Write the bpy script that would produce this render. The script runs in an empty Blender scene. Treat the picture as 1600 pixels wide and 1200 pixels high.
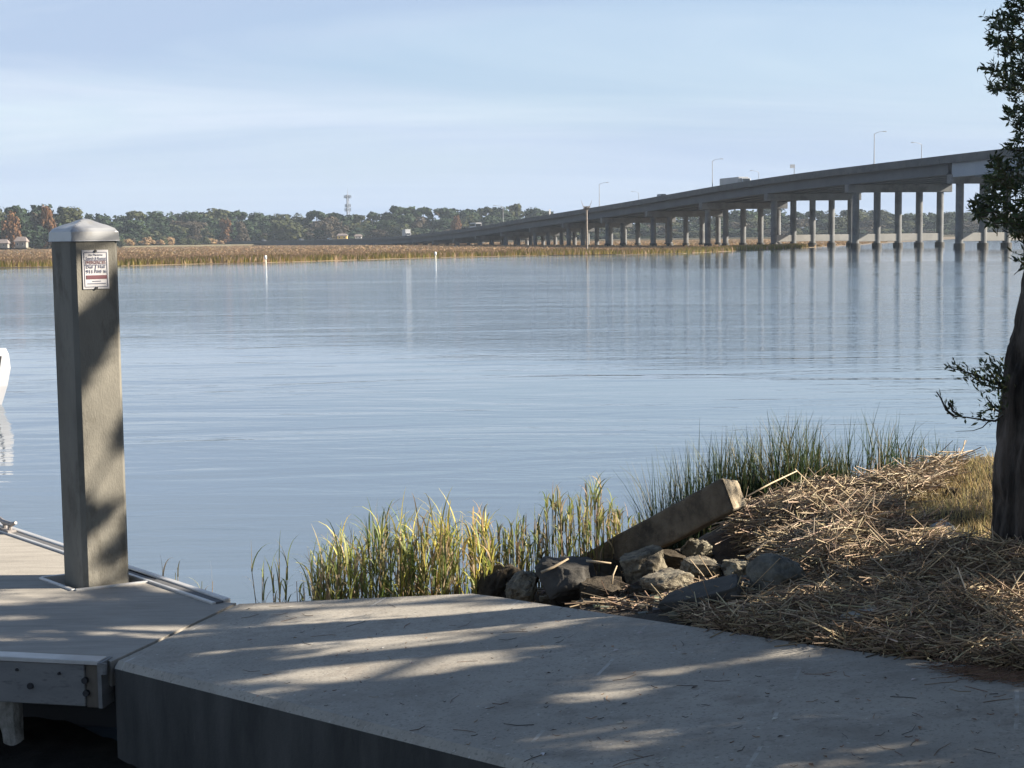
import bpy, bmesh, math, random
import numpy as np
from mathutils import Vector, Matrix, noise as mnoise

R = random.Random(7)
scene = bpy.context.scene
COL = scene.collection
rad = math.radians

# ------------------------------------------------------------------ camera
F_PX = 2440.0
CAM = Vector((0, 0, 2.27))
WATER = -0.55
pitch = math.atan(228 / F_PX)
roll = 0.0127
FW = Vector((0, math.cos(pitch), -math.sin(pitch)))
R0 = Vector((1, 0, 0)); U0 = Vector((0, math.sin(pitch), math.cos(pitch)))
RT = math.cos(roll) * R0 - math.sin(roll) * U0
UP = math.sin(roll) * R0 + math.cos(roll) * U0

def ray(px, py):
    return FW + RT * ((px - 800) / F_PX) - UP * ((py - 600) / F_PX)
def at_z(px, py, z):
    d = ray(px, py); t = (z - CAM.z) / d.z
    return CAM + d * t
def at_y(px, py, y):
    d = ray(px, py); t = y / d.y
    return CAM + d * t
def proj(P):
    v = Vector(P) - CAM
    w = v.dot(FW)
    if w < 0.05: return (-9999, -9999)
    return (800 + F_PX * v.dot(RT) / w, 600 - F_PX * v.dot(UP) / w)

cam_d = bpy.data.cameras.new('camera')
cam = bpy.data.objects.new('camera', cam_d); COL.objects.link(cam)
M = Matrix.Identity(4)
for i, v in enumerate((RT, UP, -FW)):
    for r in range(3): M[r][i] = v[r]
M.translation = CAM
cam.matrix_world = M
cam_d.sensor_width = 36.0
cam_d.lens = F_PX / 1600 * 36
cam_d.clip_start = 0.05; cam_d.clip_end = 12000
scene.camera = cam

# ------------------------------------------------------------------ sun, sky
SUN_AZ = Vector((1.0, -0.015, 0)).normalized()
SUN_EL = rad(27)
SUN = Vector((SUN_AZ.x * math.cos(SUN_EL), SUN_AZ.y * math.cos(SUN_EL), math.sin(SUN_EL)))
sd = bpy.data.lights.new('sun', 'SUN'); sd.energy = 5.0; sd.angle = rad(0.5); sd.color = (1.0, 0.90, 0.76)
so = bpy.data.objects.new('sun', sd); COL.objects.link(so)
so.rotation_euler = SUN.to_track_quat('Z', 'Y').to_euler(); so.location = (30, 0, 40)

world = bpy.data.worlds.new('World'); scene.world = world; world.use_nodes = True
nt = world.node_tree; nt.nodes.clear()
def N(t, typ, **kw):
    n = t.nodes.new(typ)
    for k, v in kw.items(): setattr(n, k, v)
    return n
out = N(nt, 'ShaderNodeOutputWorld'); bg = N(nt, 'ShaderNodeBackground')
sky = N(nt, 'ShaderNodeTexSky', sky_type='NISHITA', sun_disc=False)
sky.sun_elevation = SUN_EL; sky.sun_rotation = math.atan2(SUN.x, SUN.y)
sky.air_density = 1.0; sky.dust_density = 0.4; sky.ozone_density = 3.0
tc = N(nt, 'ShaderNodeTexCoord'); sep = N(nt, 'ShaderNodeSeparateXYZ')
nt.links.new(tc.outputs['Generated'], sep.inputs[0])
def mth(t, op, a, b=None):
    n = N(t, 'ShaderNodeMath', operation=op)
    for i, v in enumerate((a, b)):
        if v is None: continue
        if isinstance(v, (int, float)): n.inputs[i].default_value = v
        else: t.links.new(v, n.inputs[i])
    return n.outputs[0]
zc = mth(nt, 'ADD', mth(nt, 'MAXIMUM', sep.outputs[2], 0.0), 0.10)
cx = mth(nt, 'DIVIDE', sep.outputs[0], zc); cy = mth(nt, 'DIVIDE', sep.outputs[1], zc)
comb = N(nt, 'ShaderNodeCombineXYZ'); nt.links.new(cx, comb.inputs[0]); nt.links.new(cy, comb.inputs[1])
mp = N(nt, 'ShaderNodeMapping'); mp.inputs['Scale'].default_value = (0.45, 0.62, 1); mp.inputs['Rotation'].default_value = (0, 0, 0.25); mp.inputs['Location'].default_value = (3.1, 1.7, 0)
nt.links.new(comb.outputs[0], mp.inputs[0])
nz = N(nt, 'ShaderNodeTexNoise'); nz.inputs['Scale'].default_value = 0.8; nz.inputs['Detail'].default_value = 6; nz.inputs['Roughness'].default_value = 0.5; nz.inputs['Distortion'].default_value = 0.6
nt.links.new(mp.outputs[0], nz.inputs['Vector'])
cr = N(nt, 'ShaderNodeValToRGB'); cr.color_ramp.elements[0].position = 0.40; cr.color_ramp.elements[1].position = 0.60
cr.color_ramp.elements[0].color = (0.60, 0.60, 0.60, 1); cr.color_ramp.elements[1].color = (0.95, 0.95, 0.95, 1)
nt.links.new(nz.outputs['Fac'], cr.inputs[0])
mx = N(nt, 'ShaderNodeMix', data_type='RGBA')
fade = N(nt, 'ShaderNodeMapRange', interpolation_type='SMOOTHSTEP')
fade.inputs['From Min'].default_value = 0.28; fade.inputs['From Max'].default_value = 0.58; fade.inputs['To Min'].default_value = 1.0; fade.inputs['To Max'].default_value = 0.03
nt.links.new(sep.outputs[2], fade.inputs['Value'])
nt.links.new(mth(nt, 'MULTIPLY', cr.outputs[0], fade.outputs[0]), mx.inputs['Factor'])
nt.links.new(sky.outputs[0], mx.inputs[6])
nz2 = N(nt, 'ShaderNodeTexNoise'); nz2.inputs['Scale'].default_value = 0.55; nz2.inputs['Detail'].default_value = 5; nz2.inputs['Roughness'].default_value = 0.55; nz2.inputs['Distortion'].default_value = 1.0
mp2 = N(nt, 'ShaderNodeMapping'); mp2.inputs['Scale'].default_value = (0.30, 0.95, 1); mp2.inputs['Location'].default_value = (7.3, 2.2, 0)
nt.links.new(comb.outputs[0], mp2.inputs[0]); nt.links.new(mp2.outputs[0], nz2.inputs['Vector'])
cr2 = N(nt, 'ShaderNodeValToRGB'); cr2.color_ramp.elements[0].position = 0.40; cr2.color_ramp.elements[1].position = 0.66
cr2.color_ramp.elements[0].color = (3.0, 3.8, 5.15, 1); cr2.color_ramp.elements[1].color = (5.2, 5.75, 6.4, 1)
nt.links.new(nz2.outputs['Fac'], cr2.inputs[0]); nt.links.new(cr2.outputs[0], mx.inputs[7])
veil = N(nt, 'ShaderNodeMapRange', interpolation_type='SMOOTHSTEP')          # distant cloud veil low over the horizon
veil.inputs['From Min'].default_value = 0.0; veil.inputs['From Max'].default_value = 0.12; veil.inputs['To Min'].default_value = 0.85; veil.inputs['To Max'].default_value = 0.0
nt.links.new(sep.outputs[2], veil.inputs['Value'])
mv = N(nt, 'ShaderNodeMix', data_type='RGBA'); nt.links.new(veil.outputs[0], mv.inputs['Factor']); nt.links.new(mx.outputs[2], mv.inputs[6]); mv.inputs[7].default_value = (3.25, 4.0, 5.3, 1)
nt.links.new(mv.outputs[2], bg.inputs['Color']); bg.inputs['Strength'].default_value = 0.05
nt.links.new(bg.outputs[0], out.inputs[0])

vs = scene.view_settings
vs.view_transform = 'Standard'; vs.look = 'None'; vs.exposure = 1.68; vs.gamma = 1.0; vs.use_curve_mapping = False

# ------------------------------------------------------------------ materials
MATS = {}
def mat(name, c1, c2=None, scale=3.0, rough=0.85, bump=0.0, bscale=None, detail=6, stretch=(1, 1, 1), metal=0.0,
        attr=False, trans=0.0, spec=None, c3=None, s3=0.6, lo=0.35, hi=0.65, coords='pos', bdist=0.02):
    if name in MATS: return MATS[name]
    m = bpy.data.materials.new(name); m.use_nodes = True
    t = m.node_tree; t.nodes.clear()
    o = N(t, 'ShaderNodeOutputMaterial'); p = N(t, 'ShaderNodeBsdfPrincipled')
    p.inputs['Roughness'].default_value = rough; p.inputs['Metallic'].default_value = metal
    if spec is not None: p.inputs['Specular IOR Level'].default_value = spec
    if coords == 'pos':
        src = N(t, 'ShaderNodeNewGeometry').outputs['Position']
    else:
        src = N(t, 'ShaderNodeTexCoord').outputs['Object']
    mpn = N(t, 'ShaderNodeMapping'); mpn.inputs['Scale'].default_value = stretch
    t.links.new(src, mpn.inputs[0])
    def noise(sc, det=detail, ro=0.6):
        n = N(t, 'ShaderNodeTexNoise'); n.inputs['Scale'].default_value = sc; n.inputs['Detail'].default_value = det; n.inputs['Roughness'].default_value = ro
        t.links.new(mpn.outputs[0], n.inputs['Vector']); return n.outputs['Fac']
    def ramp(fac, a, b):
        r = N(t, 'ShaderNodeMapRange'); r.inputs['From Min'].default_value = a; r.inputs['From Max'].default_value = b
        t.links.new(fac, r.inputs['Value']); return r.outputs[0]
    if attr:
        a = N(t, 'ShaderNodeAttribute'); a.attribute_name = 'Col'; colr = a.outputs['Color']
        if c1:
            mm = N(t, 'ShaderNodeMix', data_type='RGBA', blend_type='MULTIPLY'); mm.inputs[0].default_value = 1
            t.links.new(colr, mm.inputs[6]); mm.inputs[7].default_value = (*c1, 1); colr = mm.outputs[2]
    elif c2:
        m1 = N(t, 'ShaderNodeMix', data_type='RGBA')
        t.links.new(ramp(noise(scale), lo, hi), m1.inputs[0])
        m1.inputs[6].default_value = (*c1, 1); m1.inputs[7].default_value = (*c2, 1); colr = m1.outputs[2]
        if c3:
            m2 = N(t, 'ShaderNodeMix', data_type='RGBA')
            t.links.new(ramp(noise(scale * s3, 8, 0.7), 0.52, 0.66), m2.inputs[0])
            t.links.new(colr, m2.inputs[6]); m2.inputs[7].default_value = (*c3, 1); colr = m2.outputs[2]
    else:
        rgb = N(t, 'ShaderNodeRGB'); rgb.outputs[0].default_value = (*c1, 1); colr = rgb.outputs[0]
    t.links.new(colr, p.inputs['Base Color'])
    if bump:
        b = N(t, 'ShaderNodeBump'); b.inputs['Strength'].default_value = bump; b.inputs['Distance'].default_value = bdist
        t.links.new(noise(bscale or scale * 4, 8, 0.65), b.inputs['Height']); t.links.new(b.outputs[0], p.inputs['Normal'])
    surf = p.outputs[0]
    if trans:
        tr = N(t, 'ShaderNodeBsdfTranslucent'); t.links.new(colr, tr.inputs[0])
        ms = N(t, 'ShaderNodeMixShader'); ms.inputs[0].default_value = trans
        t.links.new(p.outputs[0], ms.inputs[1]); t.links.new(tr.outputs[0], ms.inputs[2]); surf = ms.outputs[0]
    t.links.new(surf, o.inputs[0])
    MATS[name] = m
    return m

# ------------------------------------------------------------------ mesh helpers
WOFF = {}
class MB:
    def __init__(s): s.v = []; s.f = []; s.c = []; s.cur = None
    def add(s, vs, fs):
        o = len(s.v); s.v.extend([tuple(x) for x in vs]); s.f.extend([tuple(i + o for i in f) for f in fs])
        if s.cur is not None: s.c.extend([s.cur] * len(vs))
        return s
    def box(s, c, size, rz=0.0, axes=None):
        c = Vector(c); hx, hy, hz = size[0] / 2, size[1] / 2, size[2] / 2
        if axes is None:
            ax = Vector((math.cos(rz), math.sin(rz), 0)); ay = Vector((-math.sin(rz), math.cos(rz), 0)); az = Vector((0, 0, 1))
        else: ax, ay, az = axes
        vs = [c + ax * (sx * hx) + ay * (sy * hy) + az * (sz * hz) for sz in (-1, 1) for sx, sy in ((-1, -1), (1, -1), (1, 1), (-1, 1))]
        return s.add(vs, [(3, 2, 1, 0), (4, 5, 6, 7), (0, 1, 5, 4), (1, 2, 6, 5), (2, 3, 7, 6), (3, 0, 4, 7)])
    def hexa(s, vs):   # 8 corners: bottom ring then top ring
        return s.add(vs, [(3, 2, 1, 0), (4, 5, 6, 7), (0, 1, 5, 4), (1, 2, 6, 5), (2, 3, 7, 6), (3, 0, 4, 7)])
    def prism(s, poly, z0, z1):
        n = len(poly)
        z0f = z0 if callable(z0) else (lambda x, y: z0); z1f = z1 if callable(z1) else (lambda x, y: z1)
        vs = [(x, y, z0f(x, y)) for x, y in poly] + [(x, y, z1f(x, y)) for x, y in poly]
        return s.add(vs, [tuple(range(n - 1, -1, -1)), tuple(range(n, 2 * n))] + [(i, (i + 1) % n, n + (i + 1) % n, n + i) for i in range(n)])
    def tube(s, pts, radii, n=8, caps=True, jit=None):
        pts = [Vector(p) for p in pts]
        if not isinstance(radii, (list, tuple)): radii = [radii] * len(pts)
        vs = []; fs = []
        prev = None
        for i, p in enumerate(pts):
            d = (pts[min(i + 1, len(pts) - 1)] - pts[max(i - 1, 0)])
            if d.length < 1e-9: d = Vector((0, 0, 1))
            d.normalize()
            if prev is None:
                a = Vector((1, 0, 0)) if abs(d.x) < 0.8 else Vector((0, 1, 0))
            else: a = prev
            u = (a - d * a.dot(d)).normalized(); w = d.cross(u); prev = u
            for k in range(n):
                t = 2 * math.pi * k / n
                r = radii[i] * (jit(i, k, p) if jit else 1)
                vs.append(p + (u * math.cos(t) + w * math.sin(t)) * r)
        for i in range(len(pts) - 1):
            for k in range(n):
                k2 = (k + 1) % n
                fs.append((i * n + k, i * n + k2, (i + 1) * n + k2, (i + 1) * n + k))
        if caps:
            fs.append(tuple(range(n - 1, -1, -1))); fs.append(tuple((len(pts) - 1) * n + k for k in range(n)))
        return s.add(vs, fs)
    def build(s, name, m, parent=None, origin=None, smooth=False, bevel=0.0, seg=2):
        me = bpy.data.meshes.new(name)
        if parent is not None: off = WOFF.get(parent.name, Vector((0, 0, 0)))
        elif origin is not None: off = Vector(origin)
        else:
            a = np.array(s.v); off = Vector((float((a[:, 0].min() + a[:, 0].max()) / 2), float((a[:, 1].min() + a[:, 1].max()) / 2), float(a[:, 2].min())))
        me.from_pydata([(x - off.x, y - off.y, z - off.z) for x, y, z in s.v], [], s.f)
        if s.c and len(s.c) == len(s.v):
            at = me.color_attributes.new('Col', 'FLOAT_COLOR', 'POINT')
            flat = np.ones((len(s.v), 4), dtype=np.float32); flat[:, :3] = np.array(s.c, dtype=np.float32)
            at.data.foreach_set('color', flat.ravel())
        me.update()
        if smooth: me.polygons.foreach_set('use_smooth', [True] * len(me.polygons))
        me.materials.append(m)
        o = bpy.data.objects.new(name, me); COL.objects.link(o)
        if parent is not None: o.parent = parent
        else: o.location = off
        WOFF[o.name] = off
        if bevel:
            b = o.modifiers.new('bevel', 'BEVEL'); b.width = bevel; b.segments = seg; b.limit_method = 'ANGLE'; b.angle_limit = rad(40)
        return o

def empty(name, loc=(0, 0, 0), label=None, cat=None, group=None):
    o = bpy.data.objects.new(name, None); COL.objects.link(o); o.location = loc; o.empty_display_size = 0.2
    WOFF[o.name] = Vector(loc)
    if label: tag(o, label, cat, group)
    return o
def tag(o, label=None, cat=None, group=None, kind=None):
    if label: o['label'] = label
    if cat: o['category'] = cat
    if group: o['group'] = group
    if kind: o['kind'] = kind
    return o
def copy_tree(o, parent=None):
    c = o.copy(); COL.objects.link(c)
    if parent is not None: c.parent = parent
    for ch in list(o.children): copy_tree(ch, c)
    return c
def interp(x, pts):
    xs = [p[0] for p in pts]; ys = [p[1] for p in pts]
    return float(np.interp(x, xs, ys))
def jitter(c, a, rnd=R):
    k = 1 + rnd.uniform(-a, a)
    return tuple(max(0.002, v * k * (1 + rnd.uniform(-a, a) * 0.3)) for v in c)
def inpoly(x, y, poly):
    ins = False; j = len(poly) - 1
    for i in range(len(poly)):
        xi, yi = poly[i]; xj, yj = poly[j]
        if (yi > y) != (yj > y) and x < (xj - xi) * (y - yi) / (yj - yi) + xi: ins = not ins
        j = i
    return ins

# ------------------------------------------------------------------ ramp plane
S1 = at_z(370, 942, 0.0); S2 = at_z(174, 1034, 0.0)
SEAM = (S1 - S2).normalized()
UH = Vector((SEAM.y, -SEAM.x, 0))
RAMP_S = 0.09
def ramp_u(x, y): return (x - S2.x) * UH.x + (y - S2.y) * UH.y
def ramp_z(x, y): return RAMP_S * max(0.0, ramp_u(x, y))
def at_ramp(px, py):
    d = ray(px, py)
    n = Vector((-RAMP_S * UH.x, -RAMP_S * UH.y, 1))
    t = (S2 - CAM).dot(n) / d.dot(n)
    return CAM + d * t

# ------------------------------------------------------------------ setting: water, far land
def water_mat():
    m = bpy.data.materials.new('river_water'); m.use_nodes = True
    t = m.node_tree; p = t.nodes['Principled BSDF']
    p.inputs['Base Color'].default_value = (0.080, 0.112, 0.145, 1); p.inputs['Roughness'].default_value = 0.04; p.inputs['IOR'].default_value = 1.37
    g = N(t, 'ShaderNodeNewGeometry').outputs['Position']
    def nz(scale, st, det, ro=0.55, rot=0.0, dist=0.0):
        mp = N(t, 'ShaderNodeMapping'); mp.inputs['Scale'].default_value = st; mp.inputs['Rotation'].default_value = (0, 0, rot)
        t.links.new(g, mp.inputs[0])
        n = N(t, 'ShaderNodeTexNoise'); n.inputs['Scale'].default_value = scale; n.inputs['Detail'].default_value = det
        n.inputs['Roughness'].default_value = ro; n.inputs['Distortion'].default_value = dist
        t.links.new(mp.outputs[0], n.inputs['Vector']); return n.outputs['Fac']
    patch = N(t, 'ShaderNodeMapRange'); patch.inputs['From Min'].default_value = 0.38; patch.inputs['From Max'].default_value = 0.66
    patch.inputs['To Min'].default_value = 0.15; patch.inputs['To Max'].default_value = 1.0
    t.links.new(nz(0.09, (0.35, 1.0, 1), 4, 0.6, 0.1), patch.inputs['Value'])
    w1 = nz(2.2, (0.34, 1.0, 1), 4, 0.55, 0.10, 0.5)      # ripples of half a metre, long across the view
    w2 = nz(0.38, (0.28, 1.0, 1), 3, 0.5, -0.06, 0.8)     # slow swell
    patch2 = N(t, 'ShaderNodeMapRange', interpolation_type='SMOOTHSTEP'); patch2.inputs['From Min'].default_value = 0.40; patch2.inputs['From Max'].default_value = 0.58
    patch2.inputs['To Min'].default_value = 0.35; patch2.inputs['To Max'].default_value = 1.0
    t.links.new(nz(0.075, (0.22, 1.0, 1), 6, 0.68, 0.08, 0.6), patch2.inputs['Value'])
    w3 = nz(2.6, (0.28, 1.0, 1), 4, 0.62, 0.05, 0.4)
    spy = N(t, 'ShaderNodeSeparateXYZ'); t.links.new(g, spy.inputs[0])
    wob = mth(t, 'ADD', spy.outputs[1], mth(t, 'MULTIPLY', mth(t, 'SUBTRACT', nz(0.02, (1, 1, 1), 4), 0.5), 130.0))
    def sm(a, b):
        r = N(t, 'ShaderNodeMapRange', interpolation_type='SMOOTHSTEP'); r.inputs['From Min'].default_value = a; r.inputs['From Max'].default_value = b
        t.links.new(wob, r.inputs['Value']); return r.outputs[0]
    lane = mth(t, 'MULTIPLY', sm(22, 60), mth(t, 'SUBTRACT', 1.0, mth(t, 'MULTIPLY', sm(112, 165), 0.95)))
    h0 = mth(t, 'MULTIPLY', mth(t, 'MULTIPLY', w3, mth(t, 'MULTIPLY', lane, patch2.outputs[0])), 0.065)
    h = mth(t, 'ADD', h0, mth(t, 'ADD', mth(t, 'MULTIPLY', mth(t, 'MULTIPLY', w1, patch.outputs[0]), 0.020), mth(t, 'MULTIPLY', w2, 0.055)))
    b = N(t, 'ShaderNodeBump'); b.inputs['Strength'].default_value = 1.0; b.inputs['Distance'].default_value = 1.0
    t.links.new(h, b.inputs['Height']); t.links.new(b.outputs[0], p.inputs['Normal'])
    return m
mb = MB(); XL = 2400
mb.add([(-XL, -280, WATER), (XL, -280, WATER), (XL, 1900, WATER), (-XL, 1900, WATER)], [(0, 1, 2, 3)])
tag(mb.build('river_water', water_mat(), origin=(0, 0, WATER)), kind='structure')

m_land = mat('far_ground', (0.10, 0.085, 0.05), (0.14, 0.12, 0.07), 0.05, 0.95)
# far shore under the trees
fr = [(-2350, 760), (-330, 760), (-250, 880), (-140, 985), (60, 1020), (300, 1060), (2350, 1100)]
mb = MB()
mb.prism([(2350, 1890), (-2350, 1890)] + fr, WATER - 0.3, 0.55)
tag(mb.build('far_shore', m_land), kind='structure')

# marsh
edge_px = [(-900, 426), (-300, 423), (-100, 420.5), (0, 418.5), (100, 417), (189, 415.7), (320, 412.2), (417, 410.4), (504, 407.8), (620, 404.2), (700, 402.3), (780, 400.5), (857, 399), (962, 398), (1067, 396.2), (1120, 393.5), (1203, 389.8), (1262, 387.2)]
edge = [at_z(x, y, WATER) for x, y in edge_px]
m_marsh = mat('marsh_mud', (0.10, 0.075, 0.045), (0.14, 0.10, 0.06), 0.15, 0.95, c3=(0.09, 0.08, 0.04), s3=3)
back = [(edge[-1].x + 25, edge[-1].y + 70), (170, 620), (330, 1055), (60, 1018), (-140, 983), (-250, 878), (-330, 758), (-800, 755)]
marsh_poly = [(p.x, p.y) for p in edge] + back
# grass canopy of the marsh: an uneven sheet just below the blade tips
mb = MB()
mb.prism(marsh_poly, WATER - 0.2, WATER + 0.06)
tag(mb.build('marsh_ground', m_marsh), kind='structure')
mb = MB()
def marsh_blade(x, y, h, w, col, rnd, lean=0.25):
    mb.cur = col
    a = rnd.uniform(-0.6, 0.6)
    ux, uy = math.cos(a), math.sin(a)
    lx = rnd.uniform(-lean, lean) * h
    mb.add([(x - ux * w / 2, y - uy * w / 2, WATER - 0.05), (x + ux * w / 2, y + uy * w / 2, WATER - 0.05),
            (x + lx + ux * w * 0.12, y, WATER + h), (x + lx - ux * w * 0.12, y, WATER + h * 0.97)], [(0, 1, 2, 3)])
rm = random.Random(3)
seglen = []
for i in range(len(edge) - 1): seglen.append((edge[i + 1] - edge[i]).length)
GREENS = [(0.22, 0.19, 0.06), (0.27, 0.22, 0.065), (0.16, 0.15, 0.05), (0.33, 0.24, 0.08)]
BROWNS = [(0.40, 0.27, 0.16), (0.35, 0.24, 0.14), (0.43, 0.29, 0.17), (0.33, 0.24, 0.12)]
for i in range(2, len(edge) - 1):
    a, b = edge[i], edge[i + 1]
    nb = int(seglen[i] * 34)
    for k in range(nb):
        t = rm.random(); p = a.lerp(b, t)
        dep = 16 * rm.random() ** 1.6
        x = p.x + rm.uniform(-0.3, 0.3); y = p.y + 0.25 + dep + 0.9 * mnoise.noise(Vector((p.x * 0.35, 0.3, 0)))
        cl = 0.5 + 0.5 * mnoise.noise(Vector((x * 0.12, y * 0.12, 4)))
        green = dep < 5 + 6 * cl and rm.random() < 0.9
        c = jitter(rm.choice(GREENS if green else BROWNS), 0.13, rm)
        h = (0.62 + 0.5 * cl + rm.uniform(-0.15, 0.15)) * min(1, 0.72 + dep * 0.09)
        marsh_blade(x, y, h, rm.uniform(0.10, 0.26), c, rm)
# brown interior, getting sparser with distance
for k in range(26000):
    t = rm.random(); y = 200 + 800 * t ** 1.7
    x = rm.uniform(-0.40, 0.24) * y
    if not inpoly(x, y, marsh_poly): continue
    cl = 0.5 + 0.5 * mnoise.noise(Vector((x * 0.03, y * 0.03, 8)))
    c = jitter(BROWNS[int(cl * 3.99) % 4], 0.15, rm)
    marsh_blade(x, y, (0.36 + 0.2 * cl) + 0.4 * max(0.0, 1 - (y - 200) / 160), rm.uniform(0.3, 0.8) * (0.5 + 2.4 * t), c, rm, 0.5)
tag(mb.build('marsh_grass', mat('marsh_grass', None, attr=True, rough=0.9, trans=0.4), origin=(0, 300, WATER)),
    'brown and green marsh grass covering the low far bank', 'marsh grass', kind='stuff')

# ------------------------------------------------------------------ far trees
def crown_mesh(kind, seed):
    r = random.Random(seed); mb = MB(); blobs = []
    if kind == 'round':
        for k in range(16):
            a = r.uniform(0, 6.28); q = r.uniform(0.05, 0.36); z = r.uniform(0.26, 0.84)
            q *= 1.15 - 0.8 * max(0, z - 0.55)
            blobs.append((Vector((math.cos(a) * q, math.sin(a) * q, z)), r.uniform(0.11, 0.2)))
        blobs.append((Vector((0, 0, 0.55)), 0.28)); blobs.append((Vector((0.02, 0, 0.78)), 0.2))
        for k in range(9):
            a = r.uniform(0, 6.28); blobs.append((Vector((math.cos(a) * 0.3, math.sin(a) * 0.3, r.uniform(0.08, 0.26))), r.uniform(0.12, 0.2)))
        n = 2600; s = 0.042
    elif kind == 'pine':
        for k in range(11):
            z = r.uniform(0.42, 0.94); q = 0.24 * (1.1 - z) / 0.6 + 0.03; a = r.uniform(0, 6.28)
            blobs.append((Vector((math.cos(a) * q, math.sin(a) * q, z)), r.uniform(0.07, 0.13)))
        blobs.append((Vector((0, 0, 0.9)), 0.09))
        n = 1500; s = 0.036
    else:
        for k in range(9):
            a = r.uniform(0, 6.28); q = r.uniform(0.1, 0.45)
            blobs.append((Vector((math.cos(a) * q, math.sin(a) * q, r.uniform(0.25, 0.72))), r.uniform(0.18, 0.3)))
        n = 1900; s = 0.055
    for k in range(n):
        c, q = r.choice(blobs)
        d = Vector((r.gauss(0, 1), r.gauss(0, 1), r.gauss(0, 1))).normalized()
        p = c + d * q * (r.random() ** 0.35) * r.uniform(0.8, 1.12)
        if p.z < 0.02: p.z = 0.02 + r.random() * 0.06
        nrm = (d + Vector((r.gauss(0, 0.5), r.gauss(0, 0.5), r.gauss(0, 0.5) + 0.2))).normalized()
        u = nrm.orthogonal().normalized(); w = nrm.cross(u); t = r.uniform(0, 6.28)
        a = (u * math.cos(t) + w * math.sin(t)) * s * r.uniform(0.6, 1.4); b = nrm.cross(a).normalized() * s * r.uniform(0.5, 1.1)
        g = r.uniform(0.82, 1.2); mb.cur = (g * r.uniform(0.92, 1.1), g, g * r.uniform(0.88, 1.08))
        mb.add([p - a - b * 0.5, p + a * 0.2 - b, p + a + b * 0.4, p - a * 0.3 + b], [(0, 1, 2, 3)])
    return mb
def trunk_mesh(kind, seed):
    r = random.Random(seed); mb = MB()
    top = 0.88 if kind == 'pine' else 0.6
    mb.tube([(0, 0, -0.03), (0.01, 0, 0.25), (0.0, 0.01, top * 0.7), (0.01, 0, top)], [0.022, 0.017, 0.012, 0.005], 7)
    for k in range(6):
        a = r.uniform(0, 6.28); z = r.uniform(0.25, top * 0.9); q = r.uniform(0.12, 0.25)
        mb.tube([(0, 0, z), (math.cos(a) * q * 0.5, math.sin(a) * q * 0.5, z + 0.05), (math.cos(a) * q, math.sin(a) * q, z + 0.14)], [0.009, 0.006, 0.003], 5)
    return mb
LEAFC = {'dark': (0.022, 0.037, 0.019), 'green': (0.031, 0.050, 0.022), 'olive': (0.046, 0.052, 0.022), 'rust': (0.115, 0.060, 0.028), 'brown': (0.055, 0.045, 0.032), 'tan': (0.28, 0.19, 0.10)}
leafm = {k: mat('foliage_' + k, v, attr=True, rough=0.9, trans=0.05, spec=0.2) for k, v in LEAFC.items()}
m_farbark = mat('far_bark', (0.12, 0.09, 0.07), (0.17, 0.14, 0.11), 2.0, 0.9)
CROWNS = {}
for kind, cnt in (('round', 5), ('pine', 3), ('bush', 3)):
    for i in range(cnt):
        tmp = crown_mesh(kind, 100 + i * 7 + len(kind))
        me = bpy.data.meshes.new('crown'); me.from_pydata(tmp.v, [], tmp.f)
        at = me.color_attributes.new('Col', 'FLOAT_COLOR', 'POINT')
        fl = np.ones((len(tmp.v), 4), dtype=np.float32); fl[:, :3] = np.array(tmp.c); at.data.foreach_set('color', fl.ravel())
        me.materials.append(None)
        tk = trunk_mesh(kind, i); mt = bpy.data.meshes.new('trunk'); mt.from_pydata(tk.v, [], tk.f); mt.materials.append(m_farbark)
        CROWNS.setdefault(kind, []).append((me, mt))
def far_tree(px, top_y, dist, wpx, kind, colour, label, cat, group=None, base_z=0.5, rnd=R, name=None):
    top = at_y(px, top_y, dist); hh = top.z - base_z
    root = empty(name or {'pine': 'pine_tree', 'bush': 'shoreline_bush'}.get(kind, 'broadleaf_tree'), (top.x, dist, base_z), label, cat, group)
    w = wpx * 1.15 * dist / F_PX
    unitw = {'round': 0.82, 'pine': 0.56, 'bush': 1.1}[kind]
    me, mt = rnd.choice(CROWNS[kind])
    zt = {'round': 0.97, 'pine': 1.0, 'bush': 0.92}[kind]
    sc = (w / unitw, w / unitw, hh / zt)
    rz = rnd.uniform(0, 6.28)
    for nm, m_ in (('crown', me), ('trunk', mt)):
        o = bpy.data.objects.new(nm, m_); COL.objects.link(o); o.parent = root; o.scale = sc; o.rotation_euler = (0, 0, rz)
        if nm == 'crown':
            o.material_slots[0].link = 'OBJECT'; o.material_slots[0].material = leafm[colour]
    return root
TOPS = [(-400, 322), (0, 321), (40, 320), (70, 315), (100, 320), (122, 322), (131, 345), (150, 343), (160, 327), (190, 331), (230, 326), (270, 333), (320, 327), (370, 327), (420, 333), (480, 329), (545, 334), (590, 330), (625, 320), (680, 327), (740, 323), (790, 319), (830, 322), (870, 331), (920, 334), (1000, 336), (1100, 331), (1200, 326), (1300, 325), (1400, 330), (1500, 328), (1650, 328), (2000, 330)]
def dist_of(x): return interp(x, [(0, 800), (120, 810), (165, 930), (330, 1040), (900, 1090), (1600, 1180)])
rt = random.Random(21)
LABS = {
 'dark': ('dark green broadleaf tree in the far treeline across the river', 'dark trees in the far treeline'),
 'green': ('mid green broadleaf tree in the far treeline across the river', 'green trees in the far treeline'),
 'olive': ('olive green tree in the far treeline across the river', 'olive trees in the far treeline'),
 'rust': ('rusty orange autumn tree in the far treeline across the river', 'autumn trees in the far treeline'),
 'brown': ('greyish brown half bare tree in the far treeline across the river', 'bare brown trees in the far treeline')}
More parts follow.
